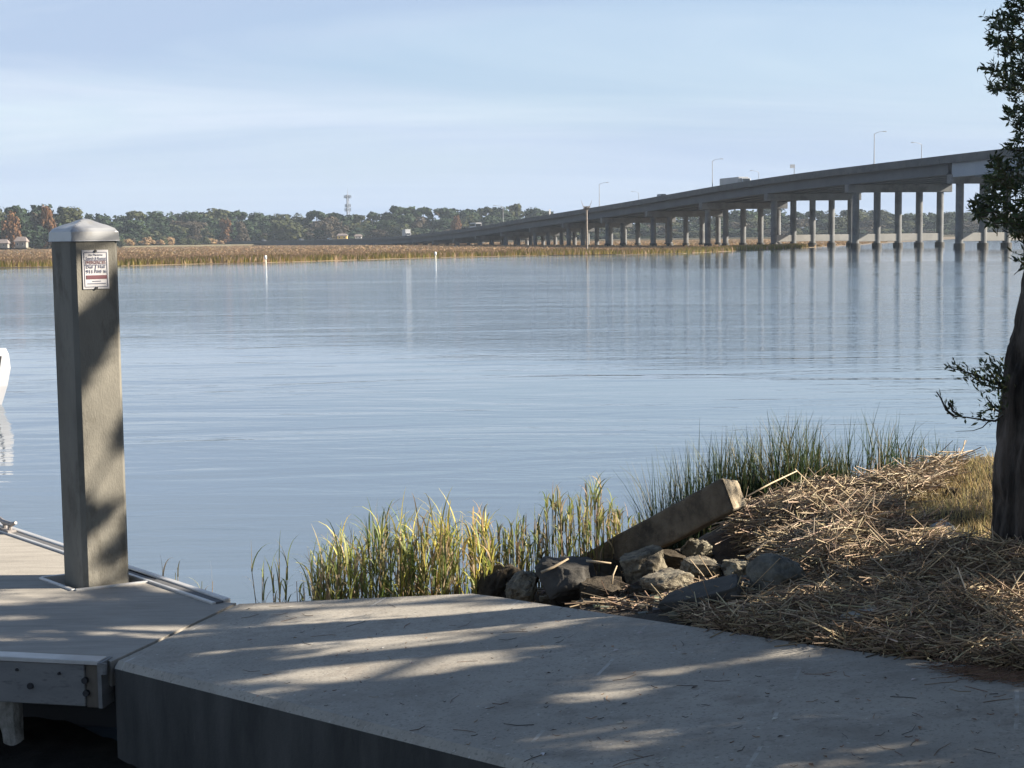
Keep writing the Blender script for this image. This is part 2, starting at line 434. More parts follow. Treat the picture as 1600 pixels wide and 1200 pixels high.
def row(x0, x1, step, drop, dd, kinds, cols, wr):
    x = x0
    while x < x1:
        px = x + rt.uniform(-4, 4)
        if not (128 < px < 152 and drop < 10):
            kind = rt.choice(kinds); col = rt.choice(cols)
            top = interp(px, TOPS) + drop + rt.uniform(-2, 5)
            lab, grp = LABS[col]
            if kind == 'pine': lab = lab.replace('broadleaf tree', 'pine').replace(' tree in', ' pine in'); grp = grp.replace('trees', 'pines')
            far_tree(px, top, dist_of(px) + dd + rt.uniform(-12, 12), rt.uniform(*wr) * (0.75 if kind == 'pine' else 1), kind, col, lab, 'tree', grp, rnd=rt)
        x += step * rt.uniform(0.75, 1.25)
row(-170, 1780, 24, 0, 62, ['round', 'round', 'pine'], ['dark', 'dark', 'green', 'olive'], (38, 52))
row(-160, 1780, 26, 14, 32, ['round'], ['dark', 'green', 'olive', 'brown', 'dark'], (36, 50))
row(-160, 1780, 25, 29, 10, ['round', 'bush'], ['dark', 'dark', 'green', 'brown', 'olive'], (34, 48))
row(-160, 1780, 22, 42, -4, ['bush'], ['dark', 'green', 'dark', 'olive'], (30, 42))
for px, top, w, col, kind, lab in [
    (18, 329, 28, 'rust', 'round', 'rusty orange autumn tree at the left end of the far treeline'),
    (75, 322, 20, 'rust', 'round', 'tall rust tinged tree behind the left roofs, rising above its neighbours'),
    (712, 336, 15, 'rust', 'round', 'narrow bright rust orange tree behind the white bus on the bridge'),
    (352, 342, 18, 'rust', 'round', 'rusty brown tree above the far left end of the bridge'),
    (378, 345, 20, 'brown', 'round', 'brown thin tree right of the bridge end in the far treeline'),
    (516, 338, 40, 'brown', 'round', 'wide purplish brown bare tree below the lattice tower'),
    (446, 345, 56, 'olive', 'bush', 'broad low domed olive oak in front of the far treeline'),
    (303, 347, 24, 'brown', 'round', 'greyish brown tree above tan bushes left of the bridge end')]:
    far_tree(px, top, dist_of(px) - 14, w, kind, col, lab, 'tree', rnd=rt)
for i, px in enumerate(range(186, 350, 12)):
    far_tree(px + rt.uniform(-4, 4), 372 + rt.uniform(-3, 5), dist_of(px) - 40, rt.uniform(14, 24), 'bush', rt.choice(['tan', 'tan', 'olive', 'brown']),
             'low bush at the marsh edge below the far treeline left of the bridge end', 'bush', 'low bushes along the back of the marsh', rnd=rt)

# houses at far left, small yellow building
m_roof = mat('house_roof', (0.14, 0.115, 0.105), (0.19, 0.16, 0.145), 0.8, 0.9)
m_hwall = mat('house_wall', (0.20, 0.18, 0.155), (0.25, 0.23, 0.20), 0.5, 0.9)
m_hyel = mat('yellow_wall', (0.62, 0.43, 0.13), (0.68, 0.48, 0.17), 0.4, 0.9)
m_glass = mat('dark_glass', (0.02, 0.025, 0.03), rough=0.12)
m_whitep = mat('white_paint', (0.55, 0.55, 0.545), (0.48, 0.48, 0.475), 1.5, 0.45)
def house(px, base_y, dist, wpx, hpx, roofpx, m_w, label):
    b = at_y(px, base_y, dist); k = dist / F_PX; w = wpx * k; h = hpx * k; rf = roofpx * k; D = w * 0.7
    z0 = min(b.z, 0.6)
    root = empty('house', (b.x, dist, z0), label, 'house')
    mb = MB(); mb.box((b.x, dist, z0 + (b.z - z0 + h) / 2), (w, D, b.z - z0 + h)); mb.build('wall', m_w, root)
    zt = b.z + h; o = 0.5
    mb = MB(); x0, x1 = b.x - w / 2 - o, b.x + w / 2 + o; y0, y1 = dist - D / 2 - o, dist + D / 2 + o
    mb.add([(x0, y0, zt), (x1, y0, zt), (x1, y1, zt), (x0, y1, zt), (x0 + w * .2, dist, zt + rf), (x1 - w * .2, dist, zt + rf),
            (x0, y0, zt - .25), (x1, y0, zt - .25), (x1, y1, zt - .25), (x0, y1, zt - .25)],
           [(0, 1, 5, 4), (1, 2, 5), (2, 3, 4, 5), (3, 0, 4), (6, 7, 1, 0), (7, 8, 2, 1), (8, 9, 3, 2), (9, 6, 0, 3), (9, 8, 7, 6)])
    mb.build('roof', m_roof, root)
    for s in (-0.28, 0.22):
        mb = MB(); mb.box((b.x + s * w, dist - D / 2 - 0.02, b.z + h * .5), (w * .14, 0.08, h * .5)); f = mb.build('window', m_whitep, root)
        mb = MB(); mb.box((b.x + s * w, dist - D / 2 - 0.05, b.z + h * .5), (w * .11, 0.06, h * .42)); mb.build('pane', m_glass, f)
house(4, 386, 765, 20, 6, 6, m_hwall, 'small grey roofed house at the left edge of the far shore')
house(34, 386, 768, 17, 9, 7, m_hwall, 'tan house with brown hipped roof among trees left of the post')
house(535, 374, 985, 15, 6, 3, m_hyel, 'small yellow building below the lattice tower behind the bridge')
house(560, 373, 990, 10, 4, 3, m_whitep, 'small white house right of the yellow building behind the bridge')

# lattice tower
m_steel = mat('grey_steel', (0.23, 0.25, 0.28), (0.28, 0.3, 0.33), 0.5, 0.6)
tb = at_y(543, 302, 1150); tx, tz = tb.x, tb.z
root = empty('lattice_tower', (tx, 1150, 0.5), 'grey lattice mast with antennas rising above the far treeline', 'tower')
mb = MB(); top_z = tz - 1.0
legs = []
for k in range(3):
    a = k * 2.094 + 0.4
    p0 = Vector((tx + math.cos(a) * 1.9, 1150 + math.sin(a) * 1.9, 0.4)); p1 = Vector((tx + math.cos(a) * 0.7, 1150 + math.sin(a) * 0.7, top_z)); legs.append((p0, p1))
    l = MB(); l.tube([p0, p1], 0.22, 6); l.build('leg', m_steel, root)
for i in range(14):
    t0, t1 = i / 14, (i + 1) / 14
    for k in range(3):
        a, b = legs[k], legs[(k + 1) % 3]
        mb.tube([a[0].lerp(a[1], t0), b[0].lerp(b[1], t1)], 0.11, 4); mb.tube([a[0].lerp(a[1], t1), b[0].lerp(b[1], t1)], 0.11, 4)
mb.build('bracing', m_steel, root)
for zz, w in ((top_z - 1.5, 2.4), (top_z - 8.0, 1.9), (top_z - 11, 2.1)):
    mb = MB()
    for k in range(6):
        a = k * 1.047; mb.box((tx + math.cos(a) * w, 1150 + math.sin(a) * w, zz), (0.5, 0.5, 2.4)); mb.tube([(tx, 1150, zz), (tx + math.cos(a) * w, 1150 + math.sin(a) * w, zz)], 0.1, 4)
    mb.build('antenna_array', m_steel, root)
mb = MB(); mb.tube([(tx, 1150, top_z - 1), (tx, 1150, top_z + 4.5)], [0.2, 0.08], 6); mb.build('mast', m_steel, root)

# ------------------------------------------------------------------ bridge
BTOP = [(345, 377.6), (425, 376), (530, 373.7), (582, 372), (635, 368.5), (700, 360.2), (740, 356.2), (779, 348), (857, 335), (936, 322.7), (1015, 310), (1080, 296.8), (1145, 285.5), (1242, 269.8), (1366, 256), (1439, 248), (1528, 236.5), (1620, 225), (1760, 209), (1900, 195)]
def axisX(d):
    x = 150.6 - 0.2714 * d
    if d > 650: x -= 62 * ((d - 650) / 400.0) ** 2
    return x
DS = list(np.arange(170, 1110, 6.0))
def tangent(d):
    t = Vector((axisX(d + 1) - axisX(d - 1), 2, 0)); return t.normalized()
def nright(d):
    t = tangent(d); return Vector((t.y, -t.x, 0))
EDGE_OFF = -2.6; BW = 24.5
def edge_at(d):
    return Vector((axisX(d), d, 0)) + nright(d) * EDGE_OFF
ztab = []
for d in DS:
    e = edge_at(d)
    px = proj(Vector((e.x, e.y, 10)))[0]
    py = interp(px, BTOP)
    ztab.append(at_y(px, py, e.y).z)
za = np.array(ztab)
for _ in range(3):
    zz = np.convolve(np.pad(za, 4, mode='edge'), np.ones(9) / 9, mode='valid'); za = zz
def ztop(d): return float(np.interp(d, DS, za))
bridge = empty('highway_bridge', (axisX(400), 400, WATER), 'long concrete highway bridge on rows of round columns descending leftward across the river', 'bridge')
m_conc_b = mat('bridge_concrete', (0.12, 0.12, 0.118), (0.16, 0.158, 0.15), 0.25, 0.9, c3=(0.23, 0.225, 0.21), s3=0.5)
m_barrier = mat('barrier_concrete', (0.065, 0.072, 0.076), (0.10, 0.105, 0.105), 0.5, 0.9, c3=(0.045, 0.048, 0.05), s3=2)
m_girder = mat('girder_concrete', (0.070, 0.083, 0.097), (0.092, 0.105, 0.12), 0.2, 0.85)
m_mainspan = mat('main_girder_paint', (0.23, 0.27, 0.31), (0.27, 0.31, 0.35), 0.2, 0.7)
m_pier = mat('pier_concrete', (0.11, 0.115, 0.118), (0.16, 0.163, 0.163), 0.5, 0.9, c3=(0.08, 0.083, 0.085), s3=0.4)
m_foot = mat('wet_pile_cap', (0.025, 0.024, 0.022), (0.05, 0.047, 0.04), 1.0, 0.7)
m_strut = mat('strut_concrete', (0.27, 0.265, 0.25), (0.33, 0.32, 0.30), 0.5, 0.9)
m_asph = mat('asphalt', (0.06, 0.06, 0.06), (0.075, 0.075, 0.073), 2, 0.95)
BEND = [270 + 36.3 * k for k in range(-2, 23)]
def sweep(name, o0, o1, h0, h1, m, d0=170, d1=1106, gaps=None, parent=bridge, smooth=False):
    mb = MB(); ds = [d for d in DS if d0 < d < d1]; ds = [d0] + ds + [d1]
    vs = []; fs = []
    for d in ds:
        n = nright(d); e = Vector((axisX(d), d, 0)); z = ztop(d)
        for o, h in ((o0, h0), (o1, h0), (o1, h1), (o0, h1)):
            p = e + n * (EDGE_OFF + o); vs.append((p.x, p.y, z + h))
    for i in range(len(ds) - 1):
        a = i * 4; b = a + 4
        for k in range(4):
            k2 = (k + 1) % 4; fs.append((a + k, a + k2, b + k2, b + k))
    fs.append((0, 3, 2, 1)); e_ = (len(ds) - 1) * 4; fs.append((e_, e_ + 1, e_ + 2, e_ + 3))
    mb.add(vs, fs)
    return mb.build(name, m, parent)
sweep('deck', 0.05, BW - 0.05, -1.28, -1.0, m_asph)
sweep('barrier', -0.05, 0.40, -1.36, 0.0, m_barrier)
sweep('barrier', BW - 0.40, BW + 0.05, -1.36, 0.0, m_barrier)
sweep('median_barrier', BW / 2 - 0.25, BW / 2 + 0.25, -0.99, -0.1, m_barrier)
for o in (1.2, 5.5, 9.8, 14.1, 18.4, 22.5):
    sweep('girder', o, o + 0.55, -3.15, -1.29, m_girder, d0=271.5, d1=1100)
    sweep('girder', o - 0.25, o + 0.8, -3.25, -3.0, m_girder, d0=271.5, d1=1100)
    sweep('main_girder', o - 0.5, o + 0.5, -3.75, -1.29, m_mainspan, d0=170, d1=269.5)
for bi, d in enumerate(BEND):
    if d > 1060: break
    n = nright(d); t = tangent(d); e = Vector((axisX(d), d, 0)); zg = ztop(d) - (3.27 if d > 268 else 3.78)
    zc = zg - 1.55
    pier = None
    lo, hi = -2.0, 20.6
    mb = MB()
    c = e + n * ((lo + hi) / 2); zm = (zg + zc) / 2
    if zc < 1.2: zc = max(zc, 0.2)
    mb.box((c.x, c.y, (zg + zc) / 2), (hi - lo, 1.7, zg - zc), axes=(n, t, Vector((0, 0, 1))))
    pier = mb.build('pier', m_pier, bridge, bevel=0.08)
    for k in range(5):
        q = e + n * (k * 4.6)
        mb = MB(); mb.tube([(q.x, q.y, WATER + 0.2 if zc > 3 else WATER), (q.x, q.y, zc + 0.02)], 0.68, 20)
        mb.build('column', m_pier, pier, smooth=False)
        if zc > 6:
            mb = MB(); mb.tube([(q.x, q.y, WATER - 0.8), (q.x, q.y, WATER + 0.95)], 0.95, 20); mb.build('pile_cap', m_foot, pier)
    if zc > 7.5 and d < 345:
        mb = MB(); c = e + n * (4.6 * 2)
        mb.box((c.x, c.y, WATER + 2.0), (4.6 * 4, 1.0, 1.45), axes=(n, t, Vector((0, 0, 1)))); mb.build('strut', m_strut, pier, bevel=0.05)

# street lamps on the bridge
m_lamp = mat('lamp_metal', (0.22, 0.23, 0.24), (0.28, 0.29, 0.30), 2, 0.5, metal=0.6)
m_lens = mat('lamp_lens', (0.55, 0.55, 0.52), rough=0.3)
lp = empty('street_lamp', (0, 0, 0))
mb = MB(); mb.tube([(0, 0, -0.1), (0, 0, 3), (0, 0, 7.3)], [0.14, 0.11, 0.09], 8); mb.build('pole', m_lamp, lp)
mb = MB(); mb.box((0, 0, -0.05), (0.5, 0.5, 0.2)); mb.build('base_plate', m_lamp, lp)
mb = MB(); mb.tube([(0, 0, 7.2), (0.7, 0, 7.55), (1.6, 0, 7.8), (2.3, 0, 7.85)], [0.07, 0.06, 0.05, 0.05], 6); mb.build('arm', m_lamp, lp)
mb = MB(); mb.box((2.75, 0, 7.87), (1.0, 0.34, 0.14)); hd = mb.build('lamp_head', m_lamp, lp, bevel=0.04)
mb = MB(); mb.box((2.8, 0, 7.785), (0.6, 0.26, 0.05)); mb.build('lens', m_lens, hd)
def find_d(px, side):
    best = None
    for d in np.arange(180, 1100, 0.5):
        off = EDGE_OFF + (0.18 if side < 0 else BW - 0.18)
        p = Vector((axisX(d), d, 0)) + nright(d) * off
        x = proj((p.x, p.y, 10))[0]
        if best is None or abs(x - px) < best[0]: best = (abs(x - px), d, p)
    return best[1], best[2]
first = True
for px, top, side, lab in [
    (936.5, 285, -1, 'street lamp on the near parapet right of the nest pole'),
    (1112.5, 248, -1, 'street lamp on the near parapet beside the trailer on the bridge'),
    (1365.5, 205, -1, 'tallest looking street lamp on the near parapet toward the right'),
    (998, 299, 1, 'small street lamp with leftward arm above the dark car on the bridge'),
    (1186, 267, 1, 'small street lamp with leftward arm left of the square road sign'),
    (1439, 227, 1, 'street lamp with leftward arm on the far parapet near the tree'),
    (786, 313, 1, 'faint distant street lamp rising over the treeline on the lower bridge')]:
    d, p = find_d(px, side); z = ztop(d)
    o = lp if first else copy_tree(lp); first = False
    o.location = (p.x, p.y, z - (0.0 if side < 0 else 0.0))
    tz_ = at_y(px, top, p.y).z
    sc = min(1.3, max(0.75, (tz_ - z) / 7.9)); o.scale = (sc, sc, sc)
    n = nright(d); o.rotation_euler = (0, 0, math.atan2(n.y, n.x) + (0 if side < 0 else math.pi))
    tag(o, lab, 'street lamp', 'street lamps along the bridge')

# road signs on the bridge
def road_sign(px, top, panel, pw, m, label):
    d, p = find_d(px, -1); z = ztop(d); tz_ = at_y(px, top, p.y).z
    root = empty('road_sign', (p.x, p.y, z), label, 'road sign')
    mb = MB(); mb.tube([(p.x, p.y, z - 0.1), (p.x, p.y, tz_)], 0.07, 6); mb.build('post', m_lamp, root)
    t = tangent(d); n = nright(d)
    c = Vector((p.x, p.y, tz_ - panel / 2)) - n * (pw / 2 - 0.1) - t * 0.1
    mb = MB(); mb.box(c, (pw, 0.05, panel), axes=(n, t, Vector((0, 0, 1)))); mb.build('panel', m, root)
m_signback = mat('sign_back', (0.22, 0.24, 0.27), (0.27, 0.29, 0.31), 2, 0.5, metal=0.3)
road_sign(1240, 257, 0.75, 1.1, m_signback, 'grey square road sign on a short post on the bridge parapet')
road_sign(859.5, 327, 1.9, 0.55, m_whitep, 'narrow white road sign on the lower bridge left of the nest pole')

# vehicles on the bridge (built along +x, front at +x)
m_tyre = mat('tyre', (0.02, 0.02, 0.02), rough=0.9)
m_rim = mat('rim', (0.4, 0.4, 0.42), rough=0.4, metal=0.7)
def wheels(root, xs, w, r=0.36):
    for x in xs:
        for s in (-1, 1):
            mb = MB(); y = s * (w / 2 - 0.12)
            mb.tube([(x, y - 0.12, r), (x, y + 0.12, r)], r, 16); wl = mb.build('wheel', m_tyre, root)
            mb = MB(); mb.tube([(x, y + s * 0.12 - 0.02, r), (x, y + s * 0.12 + 0.02, r)], r * 0.6, 12); mb.build('rim', m_rim, wl)
def car(colour, van=False):
    root = empty('parked_car' if False else 'car')
    mp_ = mat('car_paint_%02d' % int(colour[0] * 100), colour, rough=0.3)
    prof = [(-2.25, .35), (2.25, .35), (2.3, .65), (2.1, .85), (1.1, .98), (-2.1, 1.0), (-2.3, .8)] if not van else [(-2.5, .35), (2.4, .35), (2.45, .8), (2.2, 1.05), (1.5, 1.15), (-2.4, 1.15), (-2.5, .9)]
    cabp = [(1.1, .96), (0.35, 1.45), (-1.2, 1.47), (-2.0, .98)] if not van else [(1.5, 1.13), (0.7, 1.85), (-2.3, 1.9), (-2.42, 1.13)]
    def ext(p, w0, w1):
        mb = MB(); n = len(p); zs = [q[1] for q in p]; zl, zh = min(zs), max(zs)
        L = []
        for s in (-1, 1):
            for x, z in p:
                k = (z - zl) / (zh - zl); L.append((x, s * (w0 * (1 - k) + w1 * k), z))
        return mb.add(L, [tuple(range(n)), tuple(range(2 * n - 1, n - 1, -1))] + [(i, n + i, n + (i + 1) % n, (i + 1) % n) for i in range(n)])
    ext(prof, 0.9, 0.88).build('body', mp_, root, bevel=0.06)
    ext(cabp, 0.82, 0.62).build('windows', m_glass, root, bevel=0.04)
    x0, x1, z = (cabp[1][0], cabp[2][0], cabp[1][1])
    mb = MB(); mb.box(((x0 + x1) / 2, 0, z + 0.03), (x0 - x1 + .1, 1.28, 0.07)); mb.build('roof', mp_, root, bevel=0.02)
    for s in (-1, 1):
        mb = MB(); mb.box((2.24 if not van else 2.36, s * .65, .72), (0.12, .3, .14)); mb.build('headlight', m_lens, root)
    wheels(root, (1.4, -1.4), 1.8, 0.33)
    return root
def truck(L, H, label_name, box_m, cab_m, bus=False):
    root = empty(label_name)
    if bus:
        mb = MB(); mb.box((0, 0, 1.75), (L, 2.4, 2.6)); mb.build('body', box_m, root, bevel=0.15)
        for s in (-1, 1):
            mb = MB(); mb.box((-0.2, s * 1.21, 2.2), (L * .85, 0.05, 0.8)); mb.build('window', m_glass, root)
        mb = MB(); mb.box((L / 2 + 0.01, 0, 2.1), (0.06, 2.1, 1.1)); mb.build('windshield', m_glass, root)
        wheels(root, (L * .33, -L * .3), 2.4, 0.5)
    else:
        mb = MB(); mb.box((-1.1, 0, 0.9 + (H - 0.9) / 2), (L - 2.4, 2.45, H - 0.9)); mb.build('cargo_box', box_m, root, bevel=0.05)
        cx_ = L / 2 - 1.2
        mb = MB(); n = [(-1.05, .5), (1.3, .5), (1.35, 1.3), (0.75, 1.45), (0.35, 2.35), (-1.05, 2.4)]
        vs = [(cx_ + x, -1.05, z) for x, z in n] + [(cx_ + x, 1.05, z) for x, z in n]; k = len(n)
        mb.add(vs, [tuple(range(k)), tuple(range(2 * k - 1, k - 1, -1))] + [(i, k + i, k + (i + 1) % k, (i + 1) % k) for i in range(k)]); mb.build('cab', cab_m, root, bevel=0.05)
        for s in (-1, 1):
            mb = MB(); mb.box((cx_ - 0.1, s * 1.06, 1.85), (0.7, 0.04, 0.55)); mb.build('window', m_glass, root)
        mb = MB(); mb.hexa([(cx_ + 0.78, -.9, 1.5), (cx_ + 0.82, -.9, 1.5), (cx_ + 0.82, .9, 1.5), (cx_ + 0.78, .9, 1.5), (cx_ + 0.42, -.85, 2.25), (cx_ + 0.46, -.85, 2.25), (cx_ + 0.46, .85, 2.25), (cx_ + 0.42, .85, 2.25)]); mb.build('windshield', m_glass, root)
        wheels(root, (L / 2 - 1.0, -L / 2 + 1.2, -L / 2 + 2.3) if L > 9 else (L / 2 - 1.0, -L / 2 + 1.6), 2.3, 0.48)
    return root
m_truckw = mat('truck_white_paint', (0.40, 0.405, 0.41), (0.36, 0.365, 0.37), 0.6, 0.5)
m_boxgrey = mat('truck_box_paint', (0.30, 0.32, 0.33), (0.36, 0.37, 0.38), 0.6, 0.5)
def place(o, px, lane, toward, label, cat, dz=0.0):
    d, _ = find_d(px, -1)
    n = nright(d); p = Vector((axisX(d), d, 0)) + n * (EDGE_OFF + lane)
    o.location = (p.x, p.y, ztop(d) - 0.99 + dz)
    t = tangent(d) * (-1 if toward else 1)
    o.rotation_euler = (0, 0, math.atan2(t.y, t.x))
    tag(o, label, cat)
place(truck(8.5, 4.1, 'box_truck', m_truckw, m_truckw), 625, 3.4, True, 'white box truck driving on the low far part of the bridge', 'truck')
place(truck(9.5, 3.0, 'bus', m_truckw, m_truckw, bus=True), 730, 3.4, True, 'long white bus half hidden behind the bridge parapet', 'bus')
place(truck(13.5, 2.7, 'semi_trailer_truck', m_boxgrey, m_boxgrey), 1130, 3.4, True, 'pale grey trailer truck on the upper bridge beside a street lamp', 'truck', 0.0)
place(car((0.04, 0.045, 0.05), True), 1018, 3.2, True, 'dark van showing only its roof above the bridge parapet', 'van')
place(car((0.34, 0.34, 0.335), True), 405, 3.2, True, 'white van nearest the left end of the bridge', 'van')
place(car((0.33, 0.33, 0.325), True), 463, 3.2, True, 'white van below the domed olive oak on the bridge', 'van')
place(car((0.20, 0.205, 0.21), True), 506, 3.2, True, 'silver van on the low bridge left of the yellow building', 'van')

# osprey nest pole
m_wood = mat('weathered_wood', (0.17, 0.145, 0.12), (0.25, 0.22, 0.19), 3, 0.9)
nb = at_y(917, 390, 272); nz0 = WATER; nt_ = at_y(917, 326, 272).z
root = empty('nest_pole', (nb.x, 272, nz0), 'tall pole with a twiggy nest platform on the marsh before the bridge', 'pole')
mb = MB(); mb.tube([(nb.x, 272, nz0 - .3), (nb.x, 272, nt_)], [0.2, 0.16], 10); mb.build('pole', m_wood, root)
mb = MB(); mb.box((nb.x, 272, nt_ + 0.06), (1.15, 1.15, 0.12))
for s in (-1, 1):
    mb.tube([(nb.x, 272, nt_ - 0.6), (nb.x + s * .45, 272, nt_)], 0.05, 5)
mb.build('platform', m_wood, root)
mb = MB(); rn = random.Random(4)
for k in range(60):
    a = rn.uniform(0, 6.28); q = rn.uniform(0.1, 0.55); L = rn.uniform(.3, .8)
    p = Vector((nb.x + math.cos(a) * q, 272 + math.sin(a) * q, nt_ + rn.uniform(0.14, 0.4))); dd = Vector((rn.gauss(0, 1), rn.gauss(0, 1), rn.gauss(0, .25))).normalized() * L / 2
    mb.tube([p - dd, p + dd], 0.022, 4)
for s, L in ((-1, 1.5), (-1, 1.1), (1, 1.5), (1, 1.2), (-1, .9), (1, .8)):
    mb.tube([(nb.x + s * .4, 272 + rn.uniform(-.3, .3), nt_ + .1), (nb.x + s * (.4 + L * .25), 272, nt_ + L * .6), (nb.x + s * (.4 + L * .36), 272, nt_ + L)], [0.04, 0.03, 0.02], 4)
mb.build('nest', m_wood, root)

# white channel markers
m_buoy = mat('white_buoy_plastic', (0.58, 0.58, 0.55), rough=0.4)
m_buoyb = mat('buoy_band', (0.6, 0.55, 0.42), rough=0.5)
for px, py, sc, lab in ((417, 411, 1.0, 'white marker buoy floating off the marsh toward the left'), (681, 404, 1.0, 'white marker buoy floating off the marsh below the bridge')):
    b = at_z(px, py, WATER)
    root = empty('marker_buoy', (b.x, b.y - 1.0, WATER), lab, 'buoy', 'white marker buoys along the marsh')
    x, y = b.x, b.y - 1.0
    mb = MB(); mb.tube([(x, y, WATER - .3), (x, y, WATER + .2), (x, y, WATER + .5)], [0.11, 0.11, 0.09], 12); mb.build('stem', m_buoyb, root, smooth=False)
    mb = MB(); mb.tube([(x, y, WATER + .45), (x, y, WATER + .55), (x, y, WATER + .75), (x, y, WATER + .95), (x, y, WATER + 1.02)], [0.07, 0.16, 0.18, 0.15, 0.05], 14); mb.build('float', m_buoy, root, smooth=True)

# ------------------------------------------------------------------ boat at the left edge
bw = at_z(3, 632, WATER); by = bw.y
root = empty('motor_boat', (bw.x - 2.4, by, WATER), 'white motor boat bow at the left edge of the water', 'boat')
k = by / F_PX
def bp(px, py): p = at_y(px, py, by); return p
tipz = bp(0, 549).z; tipx = bp(16, 560).x
m_hull = mat('white_gelcoat', (0.45, 0.45, 0.46), rough=0.25)
L = 5.0
mb = MB(); vs = []; fs = []
ns = 16
for i in range(ns + 1):
    t = i / ns
    hw = 0.95 * (1 - (1 - min(1, (1 - t) * 2.2)) ** 2.2) if t > 0.545 else 0.95
    for j in range(6):                     # keel, chine, mid, upper, gunwale, lip
        zf = (-0.30, -0.02, 0.32, 0.62, 0.86, 0.97)[j]
        wf = (0.0, 0.62, 0.80, 0.93, 1.0, 0.97)[j]
        stem = (-0.20, 0.0, 0.12, 0.19, 0.17, 0.12)[j]
        xx = tipx - 0.19 - L * (1 - t) + stem * t ** 3
        zz = WATER + zf * (1 + 0.03 * t)
        vs.append((xx, by + hw * wf, zz))
    for j in range(6):
        zf = (-0.30, -0.02, 0.32, 0.62, 0.86, 0.97)[j]; wf = (0.0, 0.62, 0.80, 0.93, 1.0, 0.97)[j]; stem = (-0.20, 0.0, 0.12, 0.19, 0.17, 0.12)[j]
        vs.append((tipx - 0.19 - L * (1 - t) + stem * t ** 3, by - hw * wf, WATER + zf * (1 + 0.03 * t)))
for i in range(ns):
    a = i * 12; b = a + 12
    for j in range(5):
        fs.append((a + j, b + j, b + j + 1, a + j + 1)); fs.append((a + 6 + j, a + 7 + j, b + 7 + j, b + 6 + j))
    fs.append((a + 5, b + 5, b + 11, a + 11))
fs.append((0, 1, 2, 3, 4, 5, 11, 10, 9, 8, 7, 6))
mb.add(vs, fs); mb.build('hull', m_hull, root, smooth=False)
mb = MB(); mb.tube([(tipx - 0.20, by - 0.34, WATER - 0.02), (tipx - 0.13, by - 0.36, WATER + 0.45), (tipx - 0.07, by - 0.30, WATER + 0.88)], 0.022, 6); mb.build('bow_rope', mat('dark_rope', (0.03, 0.03, 0.035), rough=0.9), root)
mb = MB(); mb.box((tipx - 2.6, by, WATER + 1.2), (0.9, 0.8, 0.75)); cons = mb.build('console', m_hull, root, bevel=0.08)
mb = MB(); mb.hexa([(tipx - 2.3, by - .38, WATER + 1.58), (tipx - 2.26, by - .38, WATER + 1.58), (tipx - 2.26, by + .38, WATER + 1.58), (tipx - 2.3, by + .38, WATER + 1.58), (tipx - 2.5, by - .34, WATER + 1.95), (tipx - 2.46, by - .34, WATER + 1.95), (tipx - 2.46, by + .34, WATER + 1.95), (tipx - 2.5, by + .34, WATER + 1.95)]); mb.build('windscreen', m_glass, cons)
mb = MB(); mb.box((tipx - 5.3, by, WATER + 0.75), (0.5, 0.4, 1.0)); mb.build('outboard_motor', m_tyre, root, bevel=0.08)

# ------------------------------------------------------------------ dock
def dock_deck_mat():
    m = bpy.data.materials.new('dock_concrete_deck'); m.use_nodes = True
    t = m.node_tree; p = t.nodes['Principled BSDF']; p.inputs['Roughness'].default_value = 0.9
    g = N(t, 'ShaderNodeNewGeometry').outputs['Position']
    def nz(sc, st=(1, 1, 1), det=7, ro=0.6, rot=0):
        mp = N(t, 'ShaderNodeMapping'); mp.inputs['Scale'].default_value = st; mp.inputs['Rotation'].default_value = (0, 0, rot); t.links.new(g, mp.inputs[0])
        n = N(t, 'ShaderNodeTexNoise'); n.inputs['Scale'].default_value = sc; n.inputs['Detail'].default_value = det; n.inputs['Roughness'].default_value = ro
        t.links.new(mp.outputs[0], n.inputs[0]); return n.outputs['Fac']
    mx = N(t, 'ShaderNodeMix', data_type='RGBA'); t.links.new(nz(1.3), mx.inputs[0])
    mx.inputs[6].default_value = (0.28, 0.255, 0.215, 1); mx.inputs[7].default_value = (0.36, 0.33, 0.285, 1)
    # broomed / boarded grooves along the dock
    mp = N(t, 'ShaderNodeMapping'); mp.inputs['Rotation'].default_value = (0, 0, rad(-3)); t.links.new(g, mp.inputs[0])
    sp = N(t, 'ShaderNodeSeparateXYZ'); t.links.new(mp.outputs[0], sp.inputs[0])
    fr = mth(t, 'FRACT', mth(t, 'MULTIPLY', sp.outputs[1], 7.1))
    line = mth(t, 'LESS_THAN', fr, 0.05)
    m2 = N(t, 'ShaderNodeMix', data_type='RGBA'); t.links.new(mth(t, 'MULTIPLY', line, 0.28), m2.inputs[0]); t.links.new(mx.outputs[2], m2.inputs[6]); m2.inputs[7].default_value = (0.12, 0.11, 0.10, 1)
    m3 = N(t, 'ShaderNodeMix', data_type='RGBA', blend_type='MULTIPLY'); m3.inputs[0].default_value = 0.5
    rr = N(t, 'ShaderNodeMapRange'); rr.inputs['From Min'].default_value = 0.35; rr.inputs['From Max'].default_value = 0.6; rr.inputs['To Min'].default_value = 0.55
    t.links.new(nz(5, (0.4, 2, 1), 8, 0.7), rr.inputs[0]); t.links.new(m2.outputs[2], m3.inputs[6]); t.links.new(rr.outputs[0], m3.inputs[7])
    t.links.new(m3.outputs[2], p.inputs['Base Color'])
    b = N(t, 'ShaderNodeBump'); b.inputs['Strength'].default_value = 0.25; b.inputs['Distance'].default_value = 0.01
    t.links.new(nz(40, (1, 1, 1), 4), b.inputs['Height']); t.links.new(b.outputs[0], p.inputs['Normal'])
    return m
m_deck = dock_deck_mat()
m_alu = mat('dock_aluminium', (0.44, 0.43, 0.41), (0.52, 0.51, 0.49), 6, 0.45, metal=0.35)
m_alud = mat('dark_slot_strip', (0.10, 0.10, 0.10), rough=0.8)
